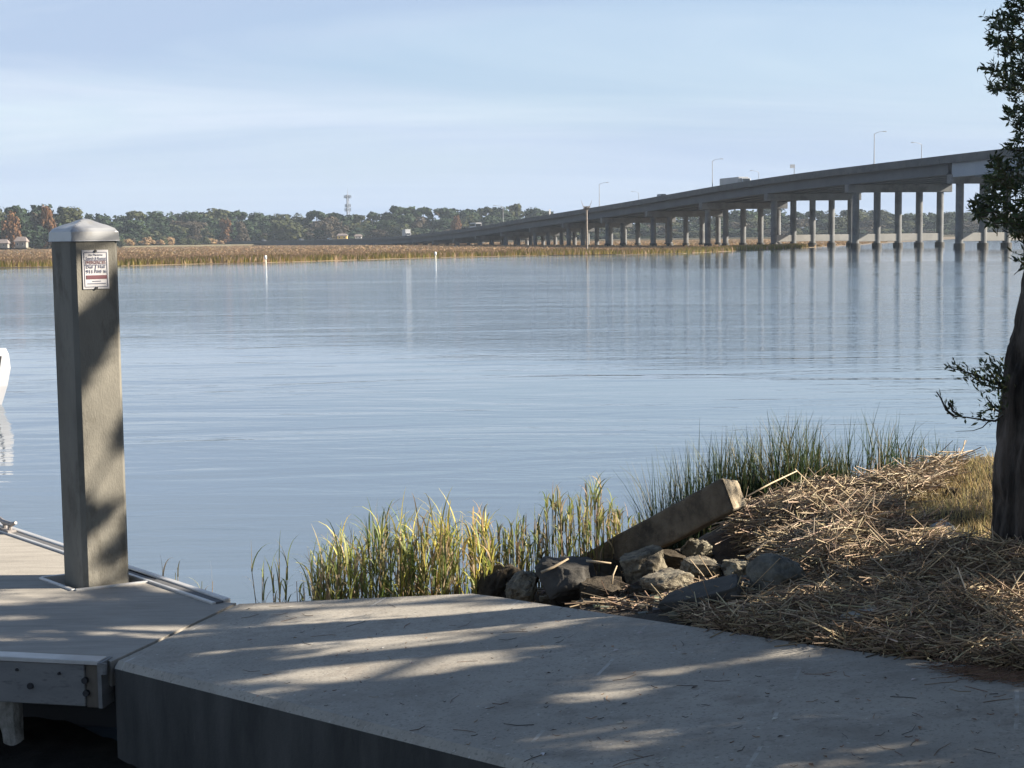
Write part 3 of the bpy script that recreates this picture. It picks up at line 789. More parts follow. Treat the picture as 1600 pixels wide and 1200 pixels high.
m_gal = mat('galvanised_beam', (0.14, 0.14, 0.138), (0.19, 0.188, 0.18), 5, 0.8, c3=(0.10, 0.10, 0.098), s3=2, stretch=(1, 1, 3))
m_dwood = mat('dark_timber', (0.07, 0.06, 0.05), (0.13, 0.11, 0.085), 8, 0.9, stretch=(1, 1, .3))
m_bolt = mat('black_bolt', (0.015, 0.015, 0.017), rough=0.6)

rA = at_z(0, 824, 0); rB = at_z(350, 941.5, 0)
rdir = (rB - rA).normalized()
rL = rA - rdir * 9
nearB = at_z(168, 1031, 0); nearA = at_z(0, 1023, 0); nd = (nearA - nearB).normalized(); nearL = nearB + nd * 9
outer = [nearL, nearB + Vector((0.0, 0, 0)), S2 + Vector((-0.004, 0, 0)), S1 + Vector((-0.004, 0, 0)), rB, rL]
hA = at_z(66, 904, 0); hB = at_z(117, 922.5, 0); hC = at_z(243, 908, 0)
hD = hA + (hC - hB)
dock = empty('floating_dock', (-4, 10, WATER), 'pale floating dock with metal edge rail at the left', 'dock')
bm = bmesh.new()
ov = [bm.verts.new((p.x, p.y, 0)) for p in outer]; iv = [bm.verts.new((p.x, p.y, 0)) for p in (hA, hB, hC, hD)]
es = [bm.edges.new((l[i], l[(i + 1) % len(l)])) for l in (ov, iv) for i in range(len(l))]
bmesh.ops.triangle_fill(bm, edges=es, use_beauty=True)
r_ = bmesh.ops.extrude_face_region(bm, geom=bm.faces[:])
for v in [g for g in r_['geom'] if isinstance(g, bmesh.types.BMVert)]: v.co.z -= 0.14
bmesh.ops.recalc_face_normals(bm, faces=bm.faces[:])
me = bpy.data.meshes.new('deck'); bm.to_mesh(me); bm.free(); me.materials.append(m_deck)
me.transform(Matrix.Translation(-Vector(dock.location)))
dk = bpy.data.objects.new('deck', me); COL.objects.link(dk); dk.parent = dock

def rail(name, p0, p1, off, w, h0, h1, m, parent, bev=0.0):
    p0 = Vector(p0); p1 = Vector(p1); d = (p1 - p0); d.z = 0; d.normalize(); n = Vector((-d.y, d.x, 0))
    a = p0 + n * off; b = p1 + n * off
    mb = MB(); mb.hexa([(q.x, q.y, h0) for q in (a - n * w / 2, b - n * w / 2, b + n * w / 2, a + n * w / 2)] + [(q.x, q.y, h1) for q in (a - n * w / 2, b - n * w / 2, b + n * w / 2, a + n * w / 2)])
    return mb.build(name, m, parent, bevel=bev)
# n = left of direction (away from viewer side = water side)
rail('edge_rail', rL, rB, 0.025, 0.05, -0.30, 0.022, m_alu, dock, 0.008)
rail('slot_strip', rL, rB, -0.03, 0.05, -0.05, 0.012, m_alud, dock)  # dark strip filling the slot between the two rails
rail('inner_rail', rL, rB, -0.070, 0.03, -0.05, 0.014, m_alu, dock, 0.006)
# collar round the piling hole
for a, b in ((hA, hB), (hB, hC), (hC, hD), (hD, hA)):
    rail('piling_collar', a, b, -0.012, 0.028, -0.12, 0.012, m_alu, dock, 0.005)
# cleat
cp = at_z(12, 832, 0.0)
mb = MB()
cd = rdir
for s in (-1, 1):
    mb.tube([cp + cd * s * 0.05, cp + cd * s * 0.05 + Vector((0, 0, .07))], 0.018, 8)
mb.tube([cp - cd * .17 + Vector((0, 0, .10)), cp - cd * .08 + Vector((0, 0, .075)), cp + cd * .08 + Vector((0, 0, .075)), cp + cd * .17 + Vector((0, 0, .10))], [0.012, 0.02, 0.02, 0.012], 8)
mb.box(cp + Vector((0, 0, 0.02)), (0.18, 0.07, 0.02), rz=math.atan2(cd.y, cd.x))
mb.build('cleat', mat('cleat_iron', (0.20, 0.18, 0.17), (0.3, 0.28, 0.27), 20, 0.55, metal=0.5), dock)
# front beam
fb0 = nearB + nd * 0.11; fb1 = nearB + nd * 9
beam = rail('front_beam', fb0, fb1, 0.03, 0.06, -0.25, -0.016, m_gal, dock, 0.006)
rail('beam_cap', nearB + nd * 0.02, fb1, 0.02, 0.10, -0.014, 0.012, m_alu, dock, 0.004)
nrm = Vector((-nd.y, nd.x, 0))
if nrm.y > 0: nrm = -nrm
for px, py in ((48, 1071.5), (133, 1063), (135, 1083), (27, 1046), (93, 1052)):
    v = ray(px, py); p0 = nearB + nrm * 0.06
    t = (p0 - CAM).dot(nrm) / v.dot(nrm); q = CAM + v * t
    r_b = 0.018 if py > 1055 else 0.008
    mb = MB(); mb.tube([q - nrm * 0.01, q + nrm * 0.012], r_b, 10); mb.build('bolt', m_bolt, beam)
q = nearB + nd * 0.055 + nrm * 0.0
mb = MB(); mb.box((q.x, q.y, -0.135), (0.105, 0.10, 0.245), rz=math.atan2(nd.y, nd.x)); mb.build('end_post', m_dwood, dock, bevel=0.006)
q = nearB - nd * 0.0 + nrm * 0.02
mb = MB(); mb.box((q.x - 0.005, q.y, -0.12), (0.022, 0.14, 0.25), rz=math.atan2(nd.y, nd.x)); mb.tube([(q.x - .0, q.y - .05, 0.0), (q.x - .0, q.y - .06, -0.06)], 0.02, 8); mb.build('hinge_bracket', m_gal, dock)
# float and pile stub under the dock
q0 = [nearL - nrm * .5 , nearB - nrm * .5, S1 + Vector((-.5, -.1, 0)), rB + Vector((-.4, 0, 0)) - Vector((rdir.y, -rdir.x, 0)) * 0, rL + Vector((-.3, -.6, 0))]
mb = MB(); mb.prism([(p.x, p.y) for p in q0], WATER - 0.25, -0.145); mb.build('float', mat('black_float', (0.015, 0.015, 0.017), rough=0.8), dock)
sp_ = nearB + nd * 0.66 - nrm * 0.10
mb = MB()
mb.tube([(sp_.x, sp_.y, -0.24), (sp_.x, sp_.y, -0.36), (sp_.x + .01, sp_.y, -0.48), (sp_.x + .03, sp_.y, WATER - .3)], [0.075, 0.075, 0.06, 0.05], 12, jit=lambda i, k, p: 1 + 0.18 * mnoise.noise(Vector((k * .7, i * .9, 2))))
mb.build('pile_stub', mat('barnacled_timber', (0.16, 0.15, 0.13), (0.30, 0.29, 0.26), 18, 0.95, bump=0.6, bscale=60), dock, smooth=False)

# ------------------------------------------------------------------ post
corner = at_z(133, 920, 0.0)
E1 = Vector((0.655, -0.755, 0)).normalized(); E2 = Vector((0.755, 0.655, 0)).normalized()
PW = 0.33
pc = corner + E2 * PW / 2 - E1 * PW / 2
m_post = mat('post_concrete', (0.115, 0.108, 0.09), (0.19, 0.178, 0.148), 2.6, 0.92, bump=0.3, bscale=90, c3=(0.085, 0.078, 0.062), s3=1.2, stretch=(1, 1, 0.45))
post = empty('concrete_post', (pc.x, pc.y, WATER - 0.5), 'square concrete mooring post with white pyramid cap rising through the dock', 'post')
mb = MB()
ch = 0.028; h = PW / 2
ring = []
for sx, sy in ((1, 1), (-1, 1), (-1, -1), (1, -1)):
    a = (sx * h, sy * (h - ch)); b = (sx * (h - ch), sy * h)
    ring += [a, b] if sx * sy > 0 else [b, a]
pts2 = [(pc + E1 * x + E2 * y) for x, y in ring]
ptop = at_y(133, 374, corner.y).z
zs = [WATER - 0.5] + [WATER - 0.5 + (ptop - WATER + .5) * (i / 14) for i in range(1, 15)]
vs = []; fs = []
for z in zs: vs += [(p.x, p.y, z) for p in pts2]
for i in range(len(zs) - 1):
    for k2 in range(8): fs.append((i * 8 + k2, i * 8 + (k2 + 1) % 8, (i + 1) * 8 + (k2 + 1) % 8, (i + 1) * 8 + k2))
fs.append(tuple((len(zs) - 1) * 8 + k2 for k2 in range(8)))
mb.add(vs, fs); mb.build('shaft', m_post, post)
# cap: skirt + dented low pyramid
mb = MB(); cw = PW / 2 + 0.005; n = 16; zb = ptop - 0.012; zs1 = zb + 0.075; za_ = zb + 0.158
vs = []; fs = []
grid = {}
for i in range(n + 1):
    for j in range(n + 1):
        x = -1 + 2 * i / n; y = -1 + 2 * j / n
        rr = max(abs(x), abs(y))
        z = zs1 + (za_ - zs1) * (1 - rr) ** 1.0
        z += 0.011 * mnoise.noise(Vector((x * 2.3 + 5, y * 2.3, 1.5))) * (1 - rr) * 2
        if rr > 0.97: z -= 0.012
        q = pc + E1 * x * cw * (0.985 if rr > .97 else 1) + E2 * y * cw * (0.985 if rr > .97 else 1)
        grid[i, j] = len(vs); vs.append((q.x, q.y, z))
for i in range(n):
    for j in range(n): fs.append((grid[i, j], grid[i + 1, j], grid[i + 1, j + 1], grid[i, j + 1]))
per = [(i, 0) for i in range(n)] + [(n, j) for j in range(n)] + [(i, n) for i in range(n, 0, -1)] + [(0, j) for j in range(n, 0, -1)]
base = len(vs)
for (i, j) in per:
    x = -1 + 2 * i / n; y = -1 + 2 * j / n; q = pc + E1 * x * cw * 1.01 + E2 * y * cw * 1.01; vs.append((q.x, q.y, zb))
for k2 in range(len(per)):
    a = per[k2]; b = per[(k2 + 1) % len(per)]
    fs.append((grid[b], grid[a], base + k2, base + (k2 + 1) % len(per)))
fs.append(tuple(base + k2 for k2 in range(len(per))))
mb.add(vs, fs)
cap = mb.build('cap', mat('white_cap', (0.34, 0.345, 0.35), (0.32, 0.325, 0.33), 5, 0.34, metal=0.35, c3=(0.30, 0.29, 0.27), s3=2), post, bevel=0.004)

# sign on the wide face (normal E1)
def face_hit(px, py, off=0.0):
    p0 = pc + E1 * (PW / 2 + off); d = ray(px, py); t = (p0 - CAM).dot(E1) / d.dot(E1); return CAM + d * t
s0 = face_hit(128, 392); s1 = face_hit(171, 450)
sc_ = (face_hit(126.5, 391) + face_hit(168.5, 390) + face_hit(129, 452) + face_hit(171, 451)) / 4
sw = (face_hit(168.5, 421) - face_hit(127.5, 421)).length; sh = abs(face_hit(148, 391).z - face_hit(149, 452).z)
sign = empty('emergency_sign', (sc_.x, sc_.y, sc_.z - sh / 2), 'small white emergency notice with red lettering screwed to the concrete post', 'sign')
ZU = Vector((0, 0, 1)); SX = E2; face_c = sc_ + E1 * 0.004
m_signw = mat('sign_white', (0.36, 0.355, 0.36), (0.30, 0.295, 0.30), 9, 0.5)
m_signb = mat('sign_blue_grey', (0.06, 0.07, 0.12), rough=0.6); m_signr = mat('sign_red', (0.08, 0.018, 0.026), rough=0.6)
mb = MB(); mb.box(face_c, (sw, 0.006, sh), axes=(SX, -E1, ZU)); panel = mb.build('panel', m_signw, sign, bevel=0.001)
def sbar(name, cx_, cz_, w_, h_, m, d=0.0045, parent=None):
    mb = MB(); mb.box(face_c + SX * cx_ * sw + ZU * cz_ * sh + E1 * d, (w_ * sw, 0.0025, h_ * sh), axes=(SX, -E1, ZU)); return mb.build(name, m, parent or sign)
for cx_, cz_, w_, h_ in ((0, .44, .86, .012), (0, -.44, .86, .012), (-.43, 0, .014, .86), (.43, 0, .014, .86), (0, .235, .80, .012), (0, .115, .80, .012)):
    sbar('border_line', cx_, cz_, w_, h_, m_signb)
band = sbar('red_band', 0.02, -.195, .78, .095, m_signr)
def text(s, cx_, cz_, size, m, width, name='lettering', d=0.006):
    cu = bpy.data.curves.new('t', 'FONT'); cu.body = s; cu.size = size; cu.align_x = 'CENTER'; cu.align_y = 'CENTER'; cu.extrude = 0.0008
    tmp = bpy.data.objects.new('t', cu); COL.objects.link(tmp)
    dg = bpy.context.evaluated_depsgraph_get(); me = bpy.data.meshes.new_from_object(tmp.evaluated_get(dg))
    bpy.data.objects.remove(tmp); bpy.data.curves.remove(cu)
    co = np.array([v.co[:] for v in me.vertices]); wd = co[:, 0].max() - co[:, 0].min(); k = width * sw / wd
    P = face_c + SX * cx_ * sw + ZU * cz_ * sh + E1 * d - Vector(sign.location)
    for v in me.vertices:
        v.co = P + SX * v.co.x * k + ZU * v.co.y + E1 * v.co.z
    me.materials.clear(); me.materials.append(m)
    o = bpy.data.objects.new(name, me); COL.objects.link(o); o.parent = sign
text('For Maritime', 0.02, .375, .017, m_signb, .52)
text('Search & Rescue', 0.02, .285, .026, m_signb, .76)
text('EMERGENCIES', 0.0, .175, .030, m_signr, .76)
text('Dial', -.24, .065, .026, m_signb, .24); text('Hail', .22, .065, .026, m_signb, .24)
text('911', -.24, -.055, .032, m_signb, .24); text('VHF 16', .20, -.055, .030, m_signb, .38)
text('/', -.02, 0.0, .07, m_signb, .07)
sbar('small_print', 0.02, -.30, .32, .018, m_signb); sbar('small_print', 0.02, -.36, .70, .016, m_signb)
for cz_ in (.47, -.47):
    q = face_c + ZU * cz_ * sh + E1 * 0.003
    mb = MB(); mb.tube([q, q + E1 * 0.008], 0.009, 10); mb.build('screw', m_bolt, sign)

# ------------------------------------------------------------------ ramp
def ramp_mat():
    m = bpy.data.materials.new('ramp_concrete'); m.use_nodes = True
    t = m.node_tree; p = t.nodes['Principled BSDF']; p.inputs['Roughness'].default_value = 0.92
    g = N(t, 'ShaderNodeNewGeometry').outputs['Position']
    def nz(sc, det=8, ro=0.62, st=(1, 1, 1)):
        mp = N(t, 'ShaderNodeMapping'); mp.inputs['Scale'].default_value = st; t.links.new(g, mp.inputs[0])
        n = N(t, 'ShaderNodeTexNoise'); n.inputs['Scale'].default_value = sc; n.inputs['Detail'].default_value = det; n.inputs['Roughness'].default_value = ro
        t.links.new(mp.outputs[0], n.inputs[0]); return n.outputs['Fac']
    def rng(f, a, b, c=0.0, d=1.0):
        r = N(t, 'ShaderNodeMapRange'); r.inputs['From Min'].default_value = a; r.inputs['From Max'].default_value = b; r.inputs['To Min'].default_value = c; r.inputs['To Max'].default_value = d
        t.links.new(f, r.inputs[0]); return r.outputs[0]
    def mixc(f, a, b):
        x = N(t, 'ShaderNodeMix', data_type='RGBA')
        if isinstance(f, float): x.inputs[0].default_value = f
        else: t.links.new(f, x.inputs[0])
        for i, c in ((6, a), (7, b)):
            if isinstance(c, tuple): x.inputs[i].default_value = (*c, 1)
            else: t.links.new(c, x.inputs[i])
        return x.outputs[2]
    c = mixc(rng(nz(1.1), .35, .65), (0.265, 0.243, 0.205), (0.36, 0.328, 0.275))
    c = mixc(rng(nz(3.5, 9, .7), .50, .70, 0, .75), c, (0.19, 0.165, 0.135))
    c = mixc(rng(nz(1.7, 9, .75, (.5, 1.6, 1)), .56, .66, 0, .5), c, (0.42, 0.39, 0.34))         # stains
    c = mixc(rng(nz(60, 3, .5), .56, .70, 0, .75), c, (0.15, 0.135, 0.115))
    c = mixc(rng(nz(13, 6, .7), .55, .68, 0, .45), c, (0.20, 0.175, 0.14))           # grit
    c = mixc(rng(nz(34, 4, .5), .66, .74, 0, .6), c, (0.55, 0.52, 0.47))           # pale specks
    # pale scored joints across the ramp
    dp = N(t, 'ShaderNodeVectorMath', operation='DOT_PRODUCT'); t.links.new(g, dp.inputs[0]); dp.inputs[1].default_value = (UH.x, UH.y, 0)
    uu = mth(t, 'SUBTRACT', dp.outputs['Value'], S2.x * UH.x + S2.y * UH.y)
    uu = mth(t, 'ADD', uu, mth(t, 'MULTIPLY', mth(t, 'SUBTRACT', nz(2.0), 0.5), 0.035))
    f = mth(t, 'FRACT', mth(t, 'DIVIDE', mth(t, 'SUBTRACT', uu, 0.55), 0.92))
    ln = mth(t, 'LESS_THAN', mth(t, 'ABSOLUTE', mth(t, 'SUBTRACT', f, 0.5)), 0.009)
    gap = rng(nz(2.3, 4), .50, .58)
    c = mixc(mth(t, 'MULTIPLY', mth(t, 'MULTIPLY', ln, gap), 0.35), c, (0.62, 0.60, 0.56))
    # rusty-brown leaf stain patches
    c = mixc(rng(nz(0.9, 5), .64, .76, 0, .4), c, (0.22, 0.15, 0.10))
    # vertical sides darkened, the wall's shade put into the colour
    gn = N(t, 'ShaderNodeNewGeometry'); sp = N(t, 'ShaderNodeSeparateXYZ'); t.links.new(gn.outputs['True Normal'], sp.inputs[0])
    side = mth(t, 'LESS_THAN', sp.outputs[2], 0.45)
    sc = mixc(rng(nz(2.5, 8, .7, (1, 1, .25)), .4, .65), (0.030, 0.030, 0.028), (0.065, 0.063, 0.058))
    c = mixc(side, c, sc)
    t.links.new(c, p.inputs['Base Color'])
    b = N(t, 'ShaderNodeBump'); b.inputs['Strength'].default_value = 0.45; b.inputs['Distance'].default_value = 0.008
    t.links.new(mth(t, 'ADD', nz(48, 6, .7), mth(t, 'MULTIPLY', nz(4, 4), 2.0)), b.inputs['Height']); t.links.new(b.outputs[0], p.inputs['Normal'])
    return m
C1 = at_ramp(742, 925.5); B1 = at_ramp(1600, 1046); ed = (B1 - C1).normalized(); Bx = C1 + ed * 13
K1 = at_ramp(850, 1201); kd = (K1 - S2).normalized(); Kx = S2 + kd * 11
poly = [S2, Kx, Bx, C1, S1]
mb = MB()
# curved far edge like the photo (slight arc between corner and right)
arc = []
for px, py in ((790, 931.5), (870, 944), (1000, 963.5), (1150, 986), (1300, 1009), (1450, 1029)):
    arc.append(at_ramp(px, py))
arc_in = [Bx] + [at_ramp(1600, 1046)] + arc[::-1] + [C1]
pl = [(p.x, p.y) for p in ([S2, Kx] + arc_in + [S1])]
mb.prism(pl, -1.6, lambda x, y: ramp_z(x, y))
ramp = mb.build('pavement', ramp_mat(), bevel=0.034, seg=1)
tag(ramp, kind='structure')

# ------------------------------------------------------------------ bank
CP = []
for px in (742, 870, 1000, 1150, 1300, 1450, 1600):
    py = interp(px, [(742, 925.5), (870, 944), (1000, 963.5), (1150, 986), (1300, 1009), (1450, 1029), (1600, 1046)])
    q = at_ramp(px, py)
    CP.append((q.x, q.y, q.z - interp(px, [(742, .22), (900, .10), (1050, .05), (1150, .0), (1600, -.01)])))
for k in range(1, 7):
    q = B1 + ed * k * 1.2; CP.append((q.x, q.y, q.z))
def cpz(px, py, z): q = at_z(px, py, z); CP.append((q.x, q.y, z))
for a in [(790, 925, -.16), (880, 905, -.08), (960, 895, -.02), (1000, 925, .06), (1080, 900, .08), (1150, 880, .10), (1220, 930, .19), (1100, 930, .12),
          (1230, 850, .26), (1300, 930, .30), (1400, 940, .38), (1500, 940, .46), (1350, 860, .40), (1450, 850, .48), (1553, 862, .55),
          (1180, 790, .40), (1250, 790, .42), (1300, 770, .44), (1400, 758, .50), (1470, 735, .56), (1555, 718, .64),
          (1400, 800, .50), (1500, 790, .58), (1350, 810, .46), (1040, 862, .02), (960, 868, -.10), (1120, 830, .18), (1160, 830, .24)]: cpz(*a)
CP += [(4.5, 11.3, .7), (6, 11.5, .8), (8, 12, .8), (11, 12, .8), (5, 8.5, .72), (7, 8, .85), (11, 8, 1.0), (5, 5, .75), (8, 4, 1.0), (11, 0, 1.1), (6, 0, .95), (4, 1, .8),
       (1.75, 12.3, .0), (2.6, 12.4, .05), (3.6, 12.4, .1), (1.6, 13.2, -.7), (2.8, 13.6, -.8), (4.5, 13.6, -.7), (7, 14.2, -.9), (11, 14.5, -.9), (1.2, 11.3, -.05), (.9, 11.0, -.2),
       (.5, 10.5, -.3), (.1, 10.4, -.45), (-.5, 10.3, -.6), (-1.2, 10.6, -.85), (-.2, 11.2, -.8), (.6, 11.6, -.75), (1.0, 12.2, -.85), (-2.5, 11.2, -1.1), (-3, 13, -1.2), (0, 14, -1.2),
       (3, 16, -1.2), (7, 16, -1.3), (11, 16.5, -1.3), (-1.0, 9.7, -.9), (-2, 9, -1.1)]
cpa = np.array(CP)
def bank_np(x, y):
    d2 = (x[..., None] - cpa[:, 0]) ** 2 + (y[..., None] - cpa[:, 1]) ** 2
    w = 1.0 / (d2 + 0.015) ** 1.7
    return (w * cpa[:, 2]).sum(-1) / w.sum(-1)
GX0, GX1, GY0, GY1, GS = -3.2, 11.5, -6.0, 16.4, 0.075
gx = np.arange(GX0, GX1 + 1e-6, GS); gy = np.arange(GY0, GY1 + 1e-6, GS)
GXX, GYY = np.meshgrid(gx, gy)
ZZ = np.zeros_like(GXX)
for i in range(GXX.shape[0]): ZZ[i] = bank_np(GXX[i], GYY[i])
for i in range(ZZ.shape[0]):
    for j in range(ZZ.shape[1]):
        x, y = gx[j], gy[i]
        ZZ[i, j] += 0.030 * mnoise.noise(Vector((x * 2.1, y * 2.1, 3))) + 0.022 * mnoise.noise(Vector((x * 6.5, y * 6.5, 9)))
SHORE = [(-3.3, 10.2), (-.6, 10.2), (-.25, 10.5), (0, 11.3), (.5, 11.7), (.9, 12.0), (1.3, 12.6), (2.5, 13.2), (7, 14.0), (12, 14.4)]
for i in range(ZZ.shape[0]):
    yy = np.interp(gx, [p[0] for p in SHORE], [p[1] for p in SHORE])
    ex = np.clip((gy[i] - yy) / 0.5, 0, 1); ZZ[i] = ZZ[i] * (1 - ex) + np.minimum(ZZ[i], -1.0) * ex
# keep the ground under the ramp slab
for i in range(ZZ.shape[0]):
    for j in range(ZZ.shape[1]):
        if inpoly(gx[j], gy[i], pl) : ZZ[i, j] = min(ZZ[i, j], ramp_z(gx[j], gy[i]) - 0.25)
        s = (gx[j] - S2.x) * kd.y - (gy[i] - S2.y) * kd.x
        if s > -0.16 and gy[i] < 11 and gx[j] < 4.5: ZZ[i, j] = min(ZZ[i, j], -1.3)
def gz(x, y):
    fx = (x - GX0) / GS; fy = (y - GY0) / GS
    i = int(max(0, min(len(gx) - 2, math.floor(fx)))); j = int(max(0, min(len(gy) - 2, math.floor(fy))))
    a = min(1, max(0, fx - i)); b = min(1, max(0, fy - j))
    return float((ZZ[j, i] * (1 - a) + ZZ[j, i + 1] * a) * (1 - b) + (ZZ[j + 1, i] * (1 - a) + ZZ[j + 1, i + 1] * a) * b)
def ground_hit(px, py):
    d = ray(px, py); t = 3.0
    while t < 20:
        p = CAM + d * t
        if p.z < gz(p.x, p.y): return p
        t += 0.02
    return CAM + d * t
mb = MB(); W = len(gx); H = len(gy)
mb.add([(float(gx[j]), float(gy[i]), float(ZZ[i, j])) for i in range(H) for j in range(W)],
       [(i * W + j, i * W + j + 1, (i + 1) * W + j + 1, (i + 1) * W + j) for i in range(H - 1) for j in range(W - 1)])
m_bank = mat('bank_soil', (0.035, 0.027, 0.019), (0.075, 0.056, 0.038), 3.0, 0.95, bump=0.8, bscale=30, c3=(0.11, 0.083, 0.05), s3=2.5, bdist=0.03)
tag(mb.build('bank_ground', m_bank, smooth=True, origin=(3, 9, 0)), kind='structure')

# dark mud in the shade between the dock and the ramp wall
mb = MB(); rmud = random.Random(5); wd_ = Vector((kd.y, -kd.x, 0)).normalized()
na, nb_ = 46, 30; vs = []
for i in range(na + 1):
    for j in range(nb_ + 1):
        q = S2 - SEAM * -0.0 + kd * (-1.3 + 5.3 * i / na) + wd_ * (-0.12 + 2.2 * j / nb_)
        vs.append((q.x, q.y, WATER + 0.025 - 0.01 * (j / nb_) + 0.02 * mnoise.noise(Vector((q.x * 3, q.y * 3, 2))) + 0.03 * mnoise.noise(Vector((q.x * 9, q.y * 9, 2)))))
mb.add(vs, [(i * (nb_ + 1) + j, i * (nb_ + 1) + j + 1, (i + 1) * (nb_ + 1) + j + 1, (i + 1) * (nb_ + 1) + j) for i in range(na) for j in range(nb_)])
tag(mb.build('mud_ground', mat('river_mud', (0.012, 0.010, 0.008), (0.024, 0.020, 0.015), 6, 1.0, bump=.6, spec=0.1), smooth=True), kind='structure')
# ------------------------------------------------------------------ rocks, beam
m_rock = mat('lichen_rock', (0.15, 0.13, 0.09), (0.33, 0.30, 0.22), 9, 0.98, bump=1.0, bscale=28, c3=(0.05, 0.043, 0.032), s3=1.4, bdist=0.03)
m_rockd = mat('dark_wet_rock', (0.035, 0.029, 0.022), (0.075, 0.062, 0.046), 6, 1.0, spec=0.15, bump=0.9, bscale=24, bdist=0.03)
m_rubble = mat('broken_concrete', (0.12, 0.10, 0.073), (0.31, 0.275, 0.20), 12, 0.98, bump=1.0, bscale=40, c3=(0.05, 0.042, 0.03), s3=1.3, bdist=0.03)
m_slab = mat('grey_slab', (0.06, 0.056, 0.05), (0.10, 0.095, 0.085), 3, 1.0, spec=0.15, bump=0.4, bscale=40)
m_boulder = mat('boulder', (0.065, 0.06, 0.047), (0.17, 0.158, 0.125), 9, 0.95, bump=1.0, bscale=38, c3=(0.05, 0.046, 0.036), s3=0.6)
def rock(name, px, py_base, wpx, hpx, depth_m, m, label, rough=0.2, boxy=0.5, tilt=0.0, cut=0.0, rz=0.0, seed=0, cat='rock', flat=False, group=None, Y=None):
    b = at_y(px, py_base, Y) if Y else ground_hit(px, py_base); k = b.y / F_PX
    w = wpx * k; h = hpx * k
    bm = bmesh.new(); bmesh.ops.create_icosphere(bm, subdivisions=5, radius=1)
    r = random.Random(seed); so_ = Vector((r.uniform(0, 50), r.uniform(0, 50), r.uniform(0, 50)))
    planes = []
    for q in range(9):
        nv = Vector((r.gauss(0, 1), r.gauss(0, 1), r.gauss(0, 1))).normalized(); planes.append((nv, r.uniform(0.62, 0.9) + cut))
    if flat: planes.append((Vector((r.uniform(-.05, .05), r.uniform(-.05, .05), 1)).normalized(), 0.45))
    for v in bm.verts:
        p = v.co.copy()
        mxx = max(abs(p.x), abs(p.y), abs(p.z)); p = p.lerp(p / mxx, boxy)
        for nv, dd in planes:
            e = p.dot(nv) - dd
            if e > 0: p -= nv * e * 0.93
        p *= 1 + rough * 0.35 * mnoise.noise(v.co * 2.2 + so_) + rough * 0.22 * mnoise.noise(v.co * 6 + so_) + rough * 0.12 * mnoise.noise(v.co * 15 + so_)
        v.co = p
    xs = [v.co.x for v in bm.verts]; ys = [v.co.y for v in bm.verts]; z_ = [v.co.z for v in bm.verts]
    for v in bm.verts:
        v.co.x = (v.co.x - (min(xs) + max(xs)) / 2) / (max(xs) - min(xs)) * w
        v.co.y = (v.co.y - (min(ys) + max(ys)) / 2) / (max(ys) - min(ys)) * depth_m
        v.co.z = (v.co.z - min(z_)) / (max(z_) - min(z_)) * h * (1.8 if Y else 1.2) - h * (0.8 if Y else 0.2)
    me = bpy.data.meshes.new(name); bm.to_mesh(me); bm.free(); me.materials.append(m)
    me.polygons.foreach_set('use_smooth', [True] * len(me.polygons))
    o = bpy.data.objects.new(name, me); COL.objects.link(o)
    o.location = (b.x, b.y + depth_m * 0.35, b.z); o.rotation_euler = (rad(r.uniform(-4, 4)), rad(tilt), rad(rz))
    tag(o, label, cat, group)
    return o
rock('dark_rock', 776, 925, 56, 46, .35, m_rockd, 'dark jagged rock beside the yellow reeds at the pavement edge', .55, .5, 18, rz=20, seed=1, Y=9.95)
rock('brown_rock', 813, 936, 56, 44, .32, m_rubble, 'brown crumbling rock leaning against the dark jagged rock', .55, .5, 15, rz=-20, seed=2, Y=9.72)
rock('flat_rock', 888, 928, 108, 44, .42, m_slab, 'flat topped dark slab under the low end of the fallen beam', .25, .85, 2, rz=8, seed=3, flat=True, Y=9.62)
rock('dark_rock', 958, 915, 60, 40, .3, m_rockd, 'dark square stone between the flat topped slab and the tilted concrete chunk', .3, .8, 0, rz=15, seed=4)
rock('concrete_chunk', 1016, 908, 72, 44, .34, m_rubble, 'tilted broken concrete chunk under the middle of the fallen beam', .4, .8, -18, rz=-12, seed=5, flat=True)
rock('pale_rock', 1090, 880, 56, 36, .26, m_rock, 'small pale mottled rock in the hollow under the raised beam end', .5, .6, -12, rz=10, seed=6)
rock('pale_rock', 1098, 908, 70, 32, .3, m_rubble, 'wide flat pale rock left of the large boulder', .4, .7, 4, rz=-8, seed=7, flat=True)
rock('rubble_stone', 1156, 905, 60, 26, .28, m_rock, 'low rubble stone touching the left side of the boulder', .5, .5, 0, rz=30, seed=8)
rock('boulder', 1218, 934, 84, 62, .42, m_boulder, 'large smooth grey green boulder in front of the straw bank', .30, .15, 6, rz=20, seed=9, cut=.22, cat='boulder')
rock('rubble_stone', 1195, 890, 26, 16, .12, m_rubble, 'small pale stone just behind the boulder', .5, .5, 0, rz=0, seed=10)
rock('rubble_stone', 1000, 935, 44, 20, .16, m_rockd, 'small dark stone at the pavement edge below the concrete chunk', .5, .5, 0, rz=0, seed=12)
rock('rubble_stone', 900, 941, 50, 16, .16, m_rubble, 'thin brown stone at the pavement edge below the flat slab', .5, .5, 0, rz=0, seed=13)
rock('broken_rock', 935, 938, 84, 26, .34, m_rockd, 'dark broken slab at the pavement edge in front of the square stone', .3, .85, 6, rz=-14, seed=21, flat=True)
rock('broken_rock', 1045, 926, 76, 26, .30, m_rubble, 'brown broken slab in front of the tilted concrete chunk', .35, .85, -8, rz=18, seed=22, flat=True)
rock('broken_rock', 1050, 892, 58, 26, .26, m_rockd, 'dark broken slab wedged between concrete chunk and pale rocks', .3, .8, 10, rz=-25, seed=23, flat=True)
rock('broken_rock', 855, 905, 70, 24, .3, m_rubble, 'brown broken slab behind the flat topped dark slab', .3, .8, -6, rz=12, seed=24, flat=True)
